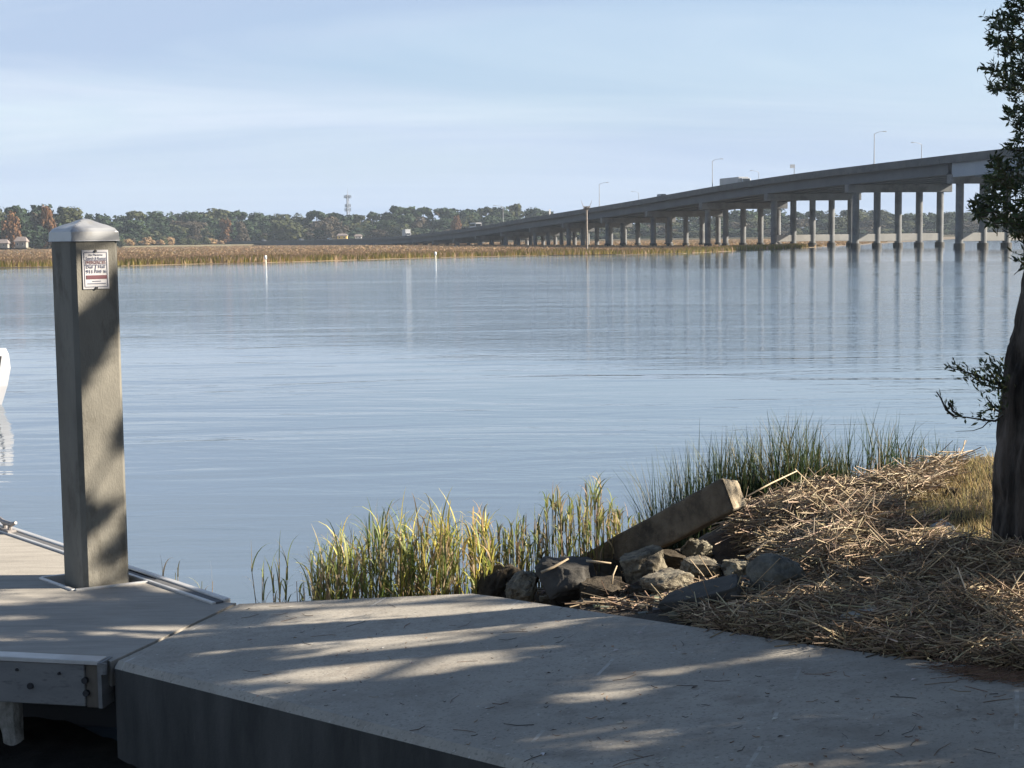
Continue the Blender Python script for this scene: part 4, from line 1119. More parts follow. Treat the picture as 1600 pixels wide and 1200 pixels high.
rock('rubble_stone', 1135, 925, 40, 18, .16, m_rubble, 'small brown stone left of the boulder above the grey slab', .5, .5, 0, rz=0, seed=25)
rock('grey_rock', 1105, 962, 140, 34, .55, m_slab, 'thin grey slab half buried in straw below the boulder', .12, .85, -16, rz=-6, seed=11, flat=True)
rock('pale_stone', 1475, 838, 46, 22, .2, mat('pale_stone', (0.26, 0.28, 0.28), (0.32, 0.33, 0.33), 6, 0.8, bump=0.4), 'pale bluish flat stone lying in the dry grass left of the trunk', .35, .5, -6, rz=10, seed=14)
rock('driftwood_chunk', 1490, 778, 24, 16, .10, m_rockd, 'small dark driftwood chunk in the sunlit dry grass', .5, .7, -30, rz=20, seed=15, cat='driftwood')
# small rubble between the rocks: gravel nobody could count
mb = MB(); rr = random.Random(17)
for k2 in range(420):
    px = rr.uniform(760, 1230); py = rr.uniform(890, 965)
    if py > interp(px, [(742, 925.5), (870, 944), (1000, 963.5), (1150, 986), (1300, 1009)]) - 2: continue
    p = ground_hit(px, py); s = rr.uniform(0.008, 0.032); mb.cur = jitter((0.17, 0.15, 0.115), .5, rr)
    pts = [Vector((rr.gauss(0, 1), rr.gauss(0, 1), rr.gauss(0, 1) * .7)).normalized() * s * rr.uniform(.7, 1.2) for _ in range(6)]
    o8 = [p + Vector((sx * s * rr.uniform(.6, 1.2), sy * s * rr.uniform(.6, 1.2), sz * s * rr.uniform(.5, .9))) for sz in (-1, 1) for sx, sy in ((-1, -1), (1, -1), (1, 1), (-1, 1))]
    mb.hexa(o8)
tag(mb.build('rubble_gravel', mat('gravel', None, attr=True, rough=0.95)), 'loose gravel and broken bits between the rocks', 'gravel', kind='stuff')

# fallen beam
def beam_obj():
    # end face corners in the photograph, placed at depth
    Yr = 9.75
    tl = at_y(1127, 746, Yr + .02); tr = at_y(1152, 750, Yr + .27); br = at_y(1168, 791, Yr + .20); bl = at_y(1146, 797, Yr - .06)
    low = at_y(868, 897, Yr + 0.75)          # bottom edge of the low end
    ax = (at_y(898, 872, Yr + 1.15) - tl)
    mb = MB(); n = 12
    ring0 = [bl, br, tr, tl]
    vs = []; fs = []
    for i in range(n + 1):
        t = i / n
        for q, p in enumerate(ring0):
            jit = Vector((mnoise.noise(p * 9 + Vector((i, q, 0))), mnoise.noise(p * 7 + Vector((q, i, 3))), mnoise.noise(p * 5 + Vector((i * 2, q, 7))))) * 0.008
            vs.append(p + ax * t * 1.06 + jit)
    for i in range(n):
        for q in range(4): fs.append((i * 4 + q, i * 4 + (q + 1) % 4, (i + 1) * 4 + (q + 1) % 4, (i + 1) * 4 + q))
    fs.append((0, 3, 2, 1)); fs.append((n * 4, n * 4 + 1, n * 4 + 2, n * 4 + 3))
    mb.add(vs, fs)
    bmesh_o = mb.build('concrete_beam', mat('beam_concrete', (0.085, 0.067, 0.047), (0.165, 0.132, 0.092), 7, 0.95, bump=0.9, bscale=45, c3=(0.045, 0.035, 0.025), s3=0.6), bevel=0.018)
    bm = bmesh.new(); bm.from_mesh(bmesh_o.data); bmesh.ops.recalc_face_normals(bm, faces=bm.faces[:]); bm.to_mesh(bmesh_o.data); bm.free()
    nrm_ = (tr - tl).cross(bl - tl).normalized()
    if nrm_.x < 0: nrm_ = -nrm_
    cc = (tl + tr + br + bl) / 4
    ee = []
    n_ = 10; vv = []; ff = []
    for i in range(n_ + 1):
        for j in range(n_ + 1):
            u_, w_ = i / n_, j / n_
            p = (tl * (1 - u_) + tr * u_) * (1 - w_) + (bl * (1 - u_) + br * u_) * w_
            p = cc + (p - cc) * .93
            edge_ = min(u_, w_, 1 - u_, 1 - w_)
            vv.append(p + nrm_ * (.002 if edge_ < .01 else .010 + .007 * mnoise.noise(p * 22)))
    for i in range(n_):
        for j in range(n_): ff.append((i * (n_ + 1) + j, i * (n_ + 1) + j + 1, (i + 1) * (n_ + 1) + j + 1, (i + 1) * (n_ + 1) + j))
    be = MB(); be.add(vv, ff); be.build('sunlit_end', mat('sunlit_end_concrete', (0.27, 0.22, 0.15), (0.38, 0.32, 0.23), 14, 0.95, bump=.6, bscale=70, c3=(0.16, 0.125, 0.08), s3=1.2), bmesh_o)  # paler plate over the end face, sunlight put into its colour
    tag(bmesh_o, 'broken square concrete beam lying tilted on the rocks with its right end raised', 'beam')
beam_obj()
# loose pale sticks lying on the rocks
m_stick = mat('pale_stick', (0.36, 0.28, 0.18), (0.45, 0.36, 0.25), 12, 0.85)
for pts_, r0_, lab in (
    ([(846, 894, 9.62), (865, 886, 9.66), (888, 873, 9.72)], .010, 'pale stick leaning up from the flat topped slab to the beam'),
    ([(916, 876, 9.58), (935, 878, 9.56), (955, 880, 9.55)], .008, 'short pale stick lying level in front of the beam'),
    ([(956, 912, 9.5), (958, 898, 9.52), (964, 884, 9.56)], .006, 'thin upright pale stick by the square dark stone'),
    ([(1168, 775, 9.9), (1205, 755, 10.1), (1245, 736, 10.4)], .006, 'long pale reed stem rising from the beam end over the cordgrass'),
    ([(1168, 872, 9.6), (1195, 850, 9.75), (1232, 832, 9.95)], .012, 'thick pale broken stick on the straw behind the boulder')):
    P_ = [at_y(*q_) for q_ in pts_]
    mb = MB(); mb.tube(P_, [r0_, r0_ * .9, r0_ * .6], 7); tag(mb.build('driftwood_stick', m_stick, smooth=True), lab, 'stick')
# small offcut block in the straw
b = ground_hit(1350, 985)
mb = MB(); mb.box((b.x, b.y + .05, b.z + .045), (0.17, 0.11, 0.07), axes=(Vector((.92, .35, .22)).normalized(), Vector((-.35, .93, .0)).normalized(), Vector((-.2, -.08, .97)).normalized()))
tag(mb.build('wood_offcut', mat('grey_wood', (0.27, 0.26, 0.23), (0.35, 0.34, 0.31), 12, 0.9, stretch=(1, 5, 1)), bevel=0.006), 'small grey block half buried in straw near the pavement edge', 'block')

# ------------------------------------------------------------------ straw wrack
def straw(name, poly_px, count, seed, cols, lmin, lmax, rmin, rmax, lift, label, cat, x_extra=None, m_name='straw'):
    mb = MB(); r = random.Random(seed); n = 0; tries = 0
    while n < count and tries < count * 40:
        tries += 1
        px = r.uniform(min(p[0] for p in poly_px), max(p[0] for p in poly_px)); py = r.uniform(min(p[1] for p in poly_px), max(p[1] for p in poly_px))
        if not inpoly(px, py, poly_px): continue
        p = ground_hit(px, py)
        if inpoly(p.x, p.y, pl) and r.random() > .25: continue
        L = r.uniform(lmin, lmax) * (1.6 if r.random() < .08 else 1)
        mean = mnoise.noise(Vector((p.x * 1.4, p.y * 1.4, 5))) * 2.2 + 0.25
        a = r.gauss(mean, 1.25)
        dx, dy = math.cos(a), math.sin(a)
        up = lift * r.random() ** 1.5
        tl = r.gauss(0, .42 if r.random() < .3 else .2)
        rr_ = r.uniform(rmin, rmax)
        pts = []
        bend = r.gauss(0, .35)
        for q in range(4):
            t = q / 3 - .5
            x = p.x + dx * L * t - dy * bend * L * (t * t); y = p.y + dy * L * t + dx * bend * L * (t * t)
            g_ = gz(x, y) if not inpoly(x, y, pl) else ramp_z(x, y)
            z = max(g_ + rr_ * .8, g_ * .5 + p.z * .5 + up + tl * L * t)
            pts.append((x, y, z))
        mb.cur = jitter(r.choice(cols), .25, r)
        mb.tube(pts, [rr_, rr_, rr_ * .9, rr_ * .6], 4, caps=False); n += 1
    o = mb.build(name, mat(m_name, None, attr=True, rough=0.75)); tag(o, label, cat, kind='stuff'); return o
STRAW = [(0.38, 0.29, 0.18), (0.28, 0.20, 0.12), (0.46, 0.36, 0.23), (0.11, 0.078, 0.048), (0.20, 0.14, 0.085), (0.15, 0.10, 0.06)]
STRAW1 = [(0.37, 0.29, 0.19), (0.29, 0.22, 0.135), (0.45, 0.36, 0.245), (0.14, 0.10, 0.065), (0.23, 0.165, 0.10)]
wr1 = [(1140, 800), (1165, 778), (1215, 770), (1400, 752), (1450, 735), (1510, 722), (1470, 770), (1400, 800), (1260, 900), (1200, 872), (1150, 835)]
wr2 = [(1060, 945), (1090, 925), (1120, 922), (1170, 935), (1262, 930), (1262, 890), (1300, 830), (1400, 800), (1480, 850), (1560, 860), (1640, 860), (1640, 1056), (1600, 1050), (1450, 1032), (1300, 1012), (1150, 990), (1070, 976)]
straw('reed_straw', wr1, 7600, 31, STRAW1, .07, .36, .0014, .0042, .11, 'sunlit tan reed straw heaped over the bank behind the beam', 'straw')
straw('reed_straw', wr2, 13000, 32, STRAW, .05, .30, .0013, .0040, .09, 'brown reed straw scattered along the pavement edge and up to the trunk', 'straw')
straw('reed_straw', [(860, 938), (900, 925), (1010, 920), (1170, 935), (1000, 962), (900, 948)], 260, 33, [(0.10, 0.07, 0.045), (0.16, 0.115, 0.07), (0.30, 0.22, 0.14)], .08, .3, .002, .005, .03, 'dark damp straw lying among the rocks at the pavement edge', 'straw')

# dry grass by the trunk
def blade(mb, base, az, h, lean, w, col, segs=4, droop=0.0, rnd=R):
    ux, uy = math.cos(az), math.sin(az)
    # width direction: partly facing the lens, varied
    wa = az + math.pi / 2 + rnd.uniform(-.9, .9); wx, wy = math.cos(wa), math.sin(wa)
    vs = []; base = Vector(base)
    x = 0.0; z = 0.0; ang = lean * 0.3
    for i in range(segs + 1):
        t = i / segs; ww = w * (1 - t ** 1.6) * .5 + 0.0004
        p = base + Vector((ux * x, uy * x, z))
        vs += [p - Vector((wx, wy, 0)) * ww, p + Vector((wx, wy, 0)) * ww]
        st = h / segs; ang_i = ang + (lean * .9) * t + droop * t * t
        x += math.sin(ang_i) * st; z += math.cos(ang_i) * st
    mb.cur = col
    mb.add(vs, [(2 * i, 2 * i + 1, 2 * i + 3, 2 * i + 2) for i in range(segs)])
rg = random.Random(51)
mb = MB(); gp = [(1400, 795), (1450, 742), (1520, 718), (1600, 700), (1640, 700), (1640, 880), (1480, 870), (1400, 830)]
n = 0
while n < 6000:
    px = rg.uniform(1380, 1640); py = rg.uniform(700, 880)
    if not inpoly(px, py, gp): continue
    p = ground_hit(px, py)
    blade(mb, (p.x, p.y, p.z - .01), rg.uniform(0, 6.28), rg.uniform(.04, .12), rg.uniform(.2, 1.3), rg.uniform(.002, .005), jitter(rg.choice([(0.50, 0.39, 0.20), (0.44, 0.34, 0.16), (0.36, 0.28, 0.13), (0.27, 0.24, 0.09)]), .25, rg), 3, rg.uniform(0, .6), rg); n += 1
tag(mb.build('dry_grass', mat('grass_blade', None, attr=True, rough=0.75, trans=0.3)), 'short dry yellow grass on the bank top beside the trunk', 'grass', kind='stuff')

# reeds
m_reed = mat('reed_blade', None, attr=True, rough=0.6, trans=0.38)
YEL = [(0.60, 0.50, 0.10), (0.52, 0.46, 0.11), (0.38, 0.40, 0.09), (0.20, 0.26, 0.07), (0.46, 0.34, 0.18)]
GRN = [(0.17, 0.22, 0.06), (0.24, 0.27, 0.07), (0.11, 0.14, 0.05), (0.38, 0.30, 0.18), (0.30, 0.22, 0.14), (0.36, 0.34, 0.11)]
DGR = [(0.030, 0.055, 0.022), (0.042, 0.068, 0.028), (0.058, 0.08, 0.032), (0.13, 0.11, 0.05)]
def reed_stalk(mb, x, y, z0, ztop_, cols, r, leafn=5, bush=1.0):
    h = ztop_ - z0
    lean = r.gauss(0, .06); az = r.uniform(0, 6.28)
    tip = Vector((x + math.cos(az) * lean * h, y + math.sin(az) * lean * h, ztop_))
    b = Vector((x, y, z0))
    mb.cur = jitter(r.choice([(0.30, 0.22, 0.13), (0.20, 0.17, 0.08), (0.16, 0.17, 0.06)]), .25, r)
    mb.tube([b, b.lerp(tip, .5) + Vector((r.gauss(0, .008), r.gauss(0, .008), 0)), b.lerp(tip, .86)], [.0042, .0036, .0022], 5, caps=False)
    for k2 in range(leafn):
        t = r.uniform(.3, .88); p = b.lerp(tip, t)
        blade(mb, p, r.uniform(0, 6.28), r.uniform(.18, .42) * bush * min(1, h), r.uniform(.2, .9), r.uniform(.009, .017), jitter(r.choice(cols), .25, r), 6, r.uniform(.2, 2.4), r)
    if r.random() < .5:
        blade(mb, b.lerp(tip, .8), r.uniform(0, 6.28), .26 * h, r.uniform(0, .4), .006, jitter(r.choice(cols), .2, r), 4, .3, r)
def reed_bed(name, top_pts, y0, y1, count, cols, label, seed, zb=-.8, leafn=6, bush=1.0, colfn=None):
    mb = MB(); r = random.Random(seed); x0 = top_pts[0][0]; x1 = top_pts[-1][0]
    for k2 in range(count):
        px = r.uniform(x0, x1); Y = r.uniform(y0, y1)
        if mnoise.noise(Vector((px * .035, Y * 3, seed))) < -.12 and r.random() < .6: continue
        top = interp(px, top_pts) + abs(r.gauss(0, 1)) * 24 - 8
        p = at_y(px, top, Y); g_ = max(gz(p.x, p.y), WATER - .25)
        if inpoly(p.x, p.y, pl): continue
        if p.z - g_ < .1: continue
        reed_stalk(mb, p.x, p.y, g_ - .02, p.z, colfn(px, r) if colfn else cols, r, leafn, bush)
    return tag(mb.build(name, m_reed), label, 'reeds', kind='stuff')
def cf(px, r):
    f = math.exp(-((px - 715) / 55.0) ** 2)
    return YEL if r.random() < 0.20 + .55 * f else GRN
reed_bed('reed_bed', [(495, 860), (520, 838), (560, 845), (590, 800), (640, 810), (690, 808), (720, 802), (745, 806), (760, 830), (778, 875)], 10.05, 10.7, 230, GRN, 'yellow and green reeds growing in the water behind the pavement corner', 61, colfn=cf, leafn=7)
reed_bed('reed_bed', [(765, 830), (800, 800), (830, 815), (865, 760), (900, 790), (925, 745), (950, 770), (990, 800), (1010, 800)], 10.5, 11.1, 200, GRN, 'thin tall reeds left of the fallen beam', 62, leafn=4, bush=.8)
def grass_bed(name, top_pts, y0, y1, clumps, per, label, seed, hmul=1.0):
    mb = MB(); r = random.Random(seed)
    for c_ in range(clumps):
        px = r.uniform(top_pts[0][0], top_pts[-1][0]); Y = r.uniform(y0, y1)
        tp = at_y(px, interp(px, top_pts), Y); g_ = gz(tp.x, tp.y)
        H_ = (tp.z - g_)
        if H_ < .15: continue
        for q in range(per):
            bx, by_ = tp.x + r.gauss(0, .035), Y + r.gauss(0, .035)
            blade(mb, (bx, by_, gz(bx, by_) - .02), r.uniform(0, 6.28), H_ * r.uniform(.5, 1.22), abs(r.gauss(0, .26)), r.uniform(.008, .015), jitter(r.choice(DGR), .3, r), 6, abs(r.gauss(0, .5)), r)
    return tag(mb.build(name, m_reed), label, 'grass', kind='stuff')
grass_bed('cordgrass', [(1015, 745), (1060, 740), (1090, 705), (1130, 690), (1180, 685), (1235, 655), (1270, 675), (1310, 710), (1330, 720)], 11.75, 12.35, 150, 13, 'dense dark green cordgrass growing behind the fallen beam', 71)
grass_bed('cordgrass', [(1310, 672), (1345, 652), (1390, 660), (1420, 680), (1440, 695), (1465, 680), (1490, 700)], 11.7, 12.3, 46, 9, 'sparse dark cordgrass tufts on the bank left of the trunk', 72)
# separate tufts standing in the water
def tuft(name, px, top, Y, n_, cols, label, seed, spread=.05, leafn=5):
    mb = MB(); r = random.Random(seed)
    for k2 in range(n_):
        p = at_y(px + r.gauss(0, 4), top + abs(r.gauss(0, 14)), Y + r.gauss(0, .03))
        reed_stalk(mb, p.x, p.y, WATER - .2, p.z, cols, r, leafn, .7)
    tag(mb.build(name, m_reed), label, 'reeds')
tuft('reed_tuft', 282, 862, 11.0, 2, [(0.34, 0.27, 0.16), (0.14, 0.13, 0.08)], 'brown broken reed tuft in the water right of the post', 81, leafn=6)
tuft('reed_tuft', 246, 866, 11.0, 3, [(0.12, 0.12, 0.09), (0.2, 0.19, 0.13)], 'thin dark reed stems just right of the post', 82, leafn=2)
tuft('reed_tuft', 318, 884, 10.7, 2, [(0.12, 0.12, 0.11), (0.25, 0.25, 0.22)], 'short bent grey reed stems by the end of the dock rail', 83, leafn=2)
tuft('reed_tuft', 412, 850, 10.5, 3, [(0.36, 0.30, 0.20), (0.2, 0.22, 0.1)], 'pale curled reed stems left of the green reed tuft', 84, leafn=4)
tuft('reed_tuft', 438, 842, 10.5, 4, GRN, 'green and tan reed tuft standing alone left of the reed bed', 85, leafn=7)
tuft('reed_tuft', 470, 878, 10.4, 4, GRN, 'short green reed shoots at the left end of the reed bed', 86, leafn=3)

# litter on the ramp: pine needles, twigs, leaf bits
mb = MB(); rl = random.Random(91)
for k2 in range(330):
    px = rl.uniform(380, 1700); py = rl.uniform(935, 1215)
    q = at_ramp(px, py)
    if not inpoly(q.x, q.y, pl): continue
    a = rl.uniform(0, 6.28); L = rl.choice([.015, .02, .03, .05, .12]) * rl.uniform(.6, 1.2); w = rl.uniform(.0008, .0017)
    mb.cur = jitter(rl.choice([(0.16, 0.08, 0.04), (0.10, 0.06, 0.04), (0.22, 0.14, 0.08), (0.05, 0.04, 0.03)]), .3, rl)
    pts = []
    for t in (-.5, 0, .5):
        x = q.x + math.cos(a) * L * t - math.sin(a) * L * .2 * t * t * 2; y = q.y + math.sin(a) * L * t + math.cos(a) * L * .2 * t * t * 2
        pts.append((x, y, ramp_z(x, y) + w * 1.2 + (rl.random() * .006 if t else 0)))
    mb.tube(pts, w, 4)
for k2 in range(80):
    px = rl.uniform(380, 1700); py = rl.uniform(935, 1215)
    q = at_ramp(px, py)
    if not inpoly(q.x, q.y, pl): continue
    s = rl.uniform(.005, .014); a = rl.uniform(0, 6.28)
    mb.cur = jitter(rl.choice([(0.06, 0.04, 0.03), (0.16, 0.09, 0.05), (0.5, 0.48, 0.42), (0.24, 0.15, 0.09)]), .3, rl)
    ux, uy = math.cos(a) * s, math.sin(a) * s
    pts = [(q.x - ux * 1.6, q.y - uy * 1.6), (q.x + uy * .7, q.y - ux * .7), (q.x + ux * 1.6, q.y + uy * 1.6), (q.x - uy * .7, q.y + ux * .7)]
    mb.add([(x, y, ramp_z(x, y) + .004 + .006 * (i % 2) * rl.random()) for i, (x, y) in enumerate(pts)], [(0, 1, 2, 3)])
# drift of needles at the right edge
for k2 in range(500):
    px = rl.gauss(1560, 45); py = interp(px, [(1450, 1042), (1600, 1060)]) + rl.gauss(0, 5)
    q = at_ramp(px, py)
    if not inpoly(q.x, q.y, pl): continue
    a = rl.gauss(.2, .5); L = rl.uniform(.05, .12); mb.cur = jitter((0.15, 0.09, 0.055), .3, rl)
    mb.tube([(q.x - math.cos(a) * L / 2, q.y - math.sin(a) * L / 2, q.z + .004), (q.x + math.cos(a) * L / 2, q.y + math.sin(a) * L / 2, q.z + .004 + rl.random() * .01)], .0013, 4)
tag(mb.build('leaf_litter', mat('litter', None, attr=True, rough=0.9)), 'pine needles and leaf bits strewn over the pavement', 'litter', kind='stuff')

# ------------------------------------------------------------------ trees on the bank
m_bark = mat('pine_bark', (0.035, 0.030, 0.026), (0.15, 0.125, 0.105), 14, 1.0, bump=1.0, bscale=22, stretch=(1, 1, .16), bdist=0.05, spec=0.15)
m_leaf = mat('evergreen_leaf', (1, 1, 1), attr=True, rough=0.4, trans=0.22)
LEAFCOL = [(0.10, 0.115, 0.045), (0.035, 0.055, 0.022), (0.045, 0.07, 0.028), (0.06, 0.085, 0.03), (0.075, 0.085, 0.035)]
SHADE_TOP = [(0, 1016), (200, 1005), (360, 1075), (560, 1062), (700, 1048), (800, 1032), (880, 1002), (1000, 978), (1080, 972), (1300, 990), (1640, 1020)]
def want_shade(x, y, z):
    """how much of the sunlight the crowns keep off this spot of ground, as in the photograph"""
    P = (x, y, z)
    px, py = proj(P)
    nz_ = 0.5 + 0.5 * mnoise.noise(Vector((x * 1.1 - 2, y * 3.2, 1))) * 1.6
    if px < 190 and py < 903: return 0.0
    if py < 660: return 0.25
    if y > 9.95 and x > -2.5 and x < .9: return 0.0
    st = interp(px, SHADE_TOP)
    if py > st + 6: return 0.97 if nz_ < .80 else 0.06
    if px < 420 and py > 899: return 0.85 if nz_ > .52 else 0.0
    if 480 < px < 1000 and 845 < py < 935: return 0.06
    if 940 < py <= st + 6 and px < 1010: return 0.6 if nz_ > .78 else 0.0
    if 740 < px < 1190 and 830 < py < 948: return 0.0
    if px > 1000:
        if py < interp(px, [(1100, 850), (1200, 840), (1300, 815), (1400, 795), (1560, 785)]): return 0.0
        return 0.75 if nz_ > .52 else 0.05
    return 0.15
def post_shade(P):
    # where this leaf's shadow meets the post
    t = (P.x - pc.x) / SUN.x; y = P.y - SUN.y * t; z = P.z - SUN.z * t
    if abs(y - pc.y) < .32 and -.1 < z < 2.6:
        return mnoise.noise(Vector((2.2, y * 2.0, z * 3.4 - y * 4.0 + 1.0))) > .10 or 1.70 < z < 2.06
    return None
XB = [(-2000, 1560), (-200, 1560), (0, 1572), (12, 1560), (25, 1533), (60, 1536), (78, 1555), (88, 1545), (105, 1528), (122, 1540), (140, 1535), (150, 1560), (168, 1552), (182, 1562), (200, 1575), (222, 1568), (235, 1545), (262, 1540), (290, 1530), (312, 1518), (325, 1505), (335, 1512), (350, 1535), (362, 1560), (380, 1592), (398, 1580), (415, 1585), (425, 1640)]
def crown(name, parent, centre, radii, count, seed, leaf=(.030, .062), zmin=1.55):
    mb = MB(); r = random.Random(seed); n = 0; tries = 0
    while n < count and tries < count * 60:
        tries += 1
        d = Vector((r.gauss(0, 1), r.gauss(0, 1), r.gauss(0, 1))).normalized() * r.random() ** .4
        P = Vector(centre) + Vector((d.x * radii[0], d.y * radii[1], d.z * radii[2]))
        if P.z < zmin: continue
        px, py = proj(P)
        if -100 < px < 1640 and -60 < py < 1300:
            if py > 424: continue
            if px < interp(py, XB) + 10 + r.uniform(0, 4): continue
            if mnoise.noise(P * 3.1) < -.22 and py < 330: continue
            vis = True
        else:
            vis = False
            if px < 1600 and py < 0 and P.x < 2.2: continue
            ps = post_shade(P)
            t = (P.z - .15) / SUN.z; G = P - SUN * t
            for _q in range(2):
                zg = gz(G.x, G.y) if (G.x > -.5 and not inpoly(G.x, G.y, pl)) else (ramp_z(G.x, G.y) if G.x > -1.8 else 0)
                t = (P.z - max(0.0, zg)) / SUN.z; G = P - SUN * t
            w = want_shade(G.x, G.y, G.z)
            if ps is not None:
                if not ps: continue
                if w < .01: continue
            elif r.random() > w: continue
        n += 1
        # a twig end with a rosette of leaves
        tw = Vector((r.gauss(-.4, .8), r.gauss(-.2, .8), r.gauss(.35, .6))).normalized()
        L = r.uniform(.08, .16)
        mb.cur = (0.07, 0.055, 0.04)
        mb.tube([P - tw * L * 1.0, P + tw * L * .4], [.0028, .0016], 4, caps=False)
        for q in range(13 if vis else 12):
            t = r.uniform(-.9, .45); b = P + tw * L * t
            ld = (tw * .75 + Vector((r.gauss(0, .6), r.gauss(0, .6), r.gauss(0, .6)))).normalized()
            sl = r.uniform(*leaf) * (1 if vis else 2.1); sw_ = sl * r.uniform(.26, .36)
            sd_ = ld.orthogonal().normalized(); sd_.rotate(Matrix.Rotation(r.uniform(0, 6.28), 3, ld))
            nn = ld.cross(sd_)
            mb.cur = jitter(r.choice(LEAFCOL), .3, r)
            mb.add([b, b + ld * sl * .45 + sd_ * sw_ * .5 + nn * sl * .05, b + ld * sl, b + ld * sl * .45 - sd_ * sw_ * .5 + nn * sl * .05, b + ld * sl * .5 - nn * sl * .03],
                   [(0, 1, 4), (1, 2, 4), (2, 3, 4), (3, 0, 4)])
    return mb.build(name, m_leaf, parent)
def limbs(parent, trunk_pts, targets, seed, r0=.05):
    r = random.Random(seed)
    for k2, tg in enumerate(targets):
        a = Vector(trunk_pts[min(len(trunk_pts) - 1, 2 + k2 % max(1, len(trunk_pts) - 2))]); tg = Vector(tg)
        m1 = a.lerp(tg, .35) + Vector((0, 0, .12)); m2 = a.lerp(tg, .7) + Vector((r.gauss(0, .1), r.gauss(0, .1), .1))
        mb = MB(); mb.tube([a, m1, m2, tg], [r0, r0 * .7, r0 * .45, r0 * .2], 8)
        for q in range(5):
            b = m1.lerp(tg, r.random()); e = b + Vector((r.gauss(0, .4), r.gauss(0, .4), r.gauss(.1, .3)))
            mb.tube([b, b.lerp(e, .5) + Vector((0, 0, .05)), e], [r0 * .25, r0 * .17, r0 * .08], 5)
        mb.build('limb', m_bark, parent, smooth=True)
def trunk(parent, pts, radii, seed):
    P = [Vector(p) for p in pts]; rs = []; pp = []
    for i in range(len(P) - 1):
        for q in range(22):
            t = q / 22; pp.append(P[i].lerp(P[i + 1], t)); rs.append(radii[i] * (1 - t) + radii[i + 1] * t)
    pp.append(P[-1]); rs.append(radii[-1])
    mb = MB()
    def jt(i, k2, p):
        a = k2 / 84 * 2 * math.pi
        v = Vector((math.cos(a) * 3.2, math.sin(a) * 3.2, p.z * 1.7 + seed))
        return 1 + .07 * mnoise.noise(v) - .17 * (1 - min(1, 3.5 * abs(mnoise.noise(Vector((math.cos(a) * 5, math.sin(a) * 5, p.z * 2.4 + seed)))))) - .04 * abs(mnoise.noise(Vector((math.cos(a) * 14, math.sin(a) * 14, p.z * 9 + seed)))) + .02 * mnoise.noise(v * 4)
    mb.tube(pp, rs, 84, jit=jt)
    return mb.build('trunk', m_bark, parent, smooth=True)
bs = ground_hit(1553, 866); ty = bs.y + .22; rT = .235
def tc_(px, py, r_): q = at_y(px, py, ty); return Vector((q.x + r_, ty, q.z))
tp = [tc_(1549, 880, .27), tc_(1553, 800, .235), tc_(1555, 715, .23), tc_(1567, 610, .215), tc_(1581, 520, .205), tc_(1599, 435, .195)]
tp += [tp[-1] + Vector((.12, .05, .5)), tp[-1] + Vector((.42, .2, 1.9)), tp[-1] + Vector((.8, .35, 3.6))]
tree = empty('evergreen_tree', (tp[0].x, ty, gz(tp[0].x, ty)), 'dark evergreen tree with leaning rough trunk on the bank at the right', 'tree')
trunk(tree, [tp[0] - Vector((0, 0, .25))] + tp, [.30, .27, .235, .23, .215, .205, .195, .19, .15, .06], 1)
limbs(tree, tp, [tp[-1] + Vector((1.2, -.8, .4)), tp[-1] + Vector((.9, 1.2, .3)), tp[-1] + Vector((1.9, .2, -1.0))], 5)
crown('crown', tree, (4.6, 8.6, 4.6), (2.1, 2.6, 2.7), 3600, 41)
# visible edge of the crown hanging into view at the right
def edge_crown(count, seed):
    mb = MB(); r = random.Random(seed); n = 0
    while n < count:
        px = r.uniform(1495, 1680); py = r.uniform(-60, 424); Y = ty + r.uniform(-.65, .45)
        e = px - interp(py, XB)
        if e < 8 + r.uniform(0, 5): continue
        P = at_y(px, py, Y)
        if py < 250 and mnoise.noise(Vector((px * .022, py * .03, 3))) < -.30 + .14 * (e < 40): continue
        if py >= 250 and mnoise.noise(Vector((px * .03, py * .035, 7))) < -.34: continue
        n += 1
        tw = Vector((r.gauss(-.8, .6), r.gauss(-.2, .6), r.gauss(.25, .45))).normalized(); L = r.uniform(.05, .10)
        mb.cur = (0.07, 0.055, 0.04); mb.tube([P - tw * L * .95, P + tw * L * .4], [.0026, .0014], 4, caps=False)
        for q in range(12):
            t = r.uniform(-.9, .45); b = P + tw * L * t
            ld = (tw * .7 + Vector((r.gauss(0, .6), r.gauss(0, .6), r.gauss(0, .6)))).normalized()
            sl = r.uniform(.026, .052); sw_ = sl * r.uniform(.27, .38); sd_ = ld.orthogonal().normalized(); sd_.rotate(Matrix.Rotation(r.uniform(0, 6.28), 3, ld)); nn = ld.cross(sd_)
            mb.cur = jitter(r.choice(LEAFCOL), .3, r)
            mb.add([b, b + ld * sl * .45 + sd_ * sw_ * .5 + nn * sl * .05, b + ld * sl, b + ld * sl * .45 - sd_ * sw_ * .5 + nn * sl * .05, b + ld * sl * .5 - nn * sl * .03], [(0, 1, 4), (1, 2, 4), (2, 3, 4), (3, 0, 4)])
    return mb.build('crown', m_leaf, tree)
edge_crown(820, 42)
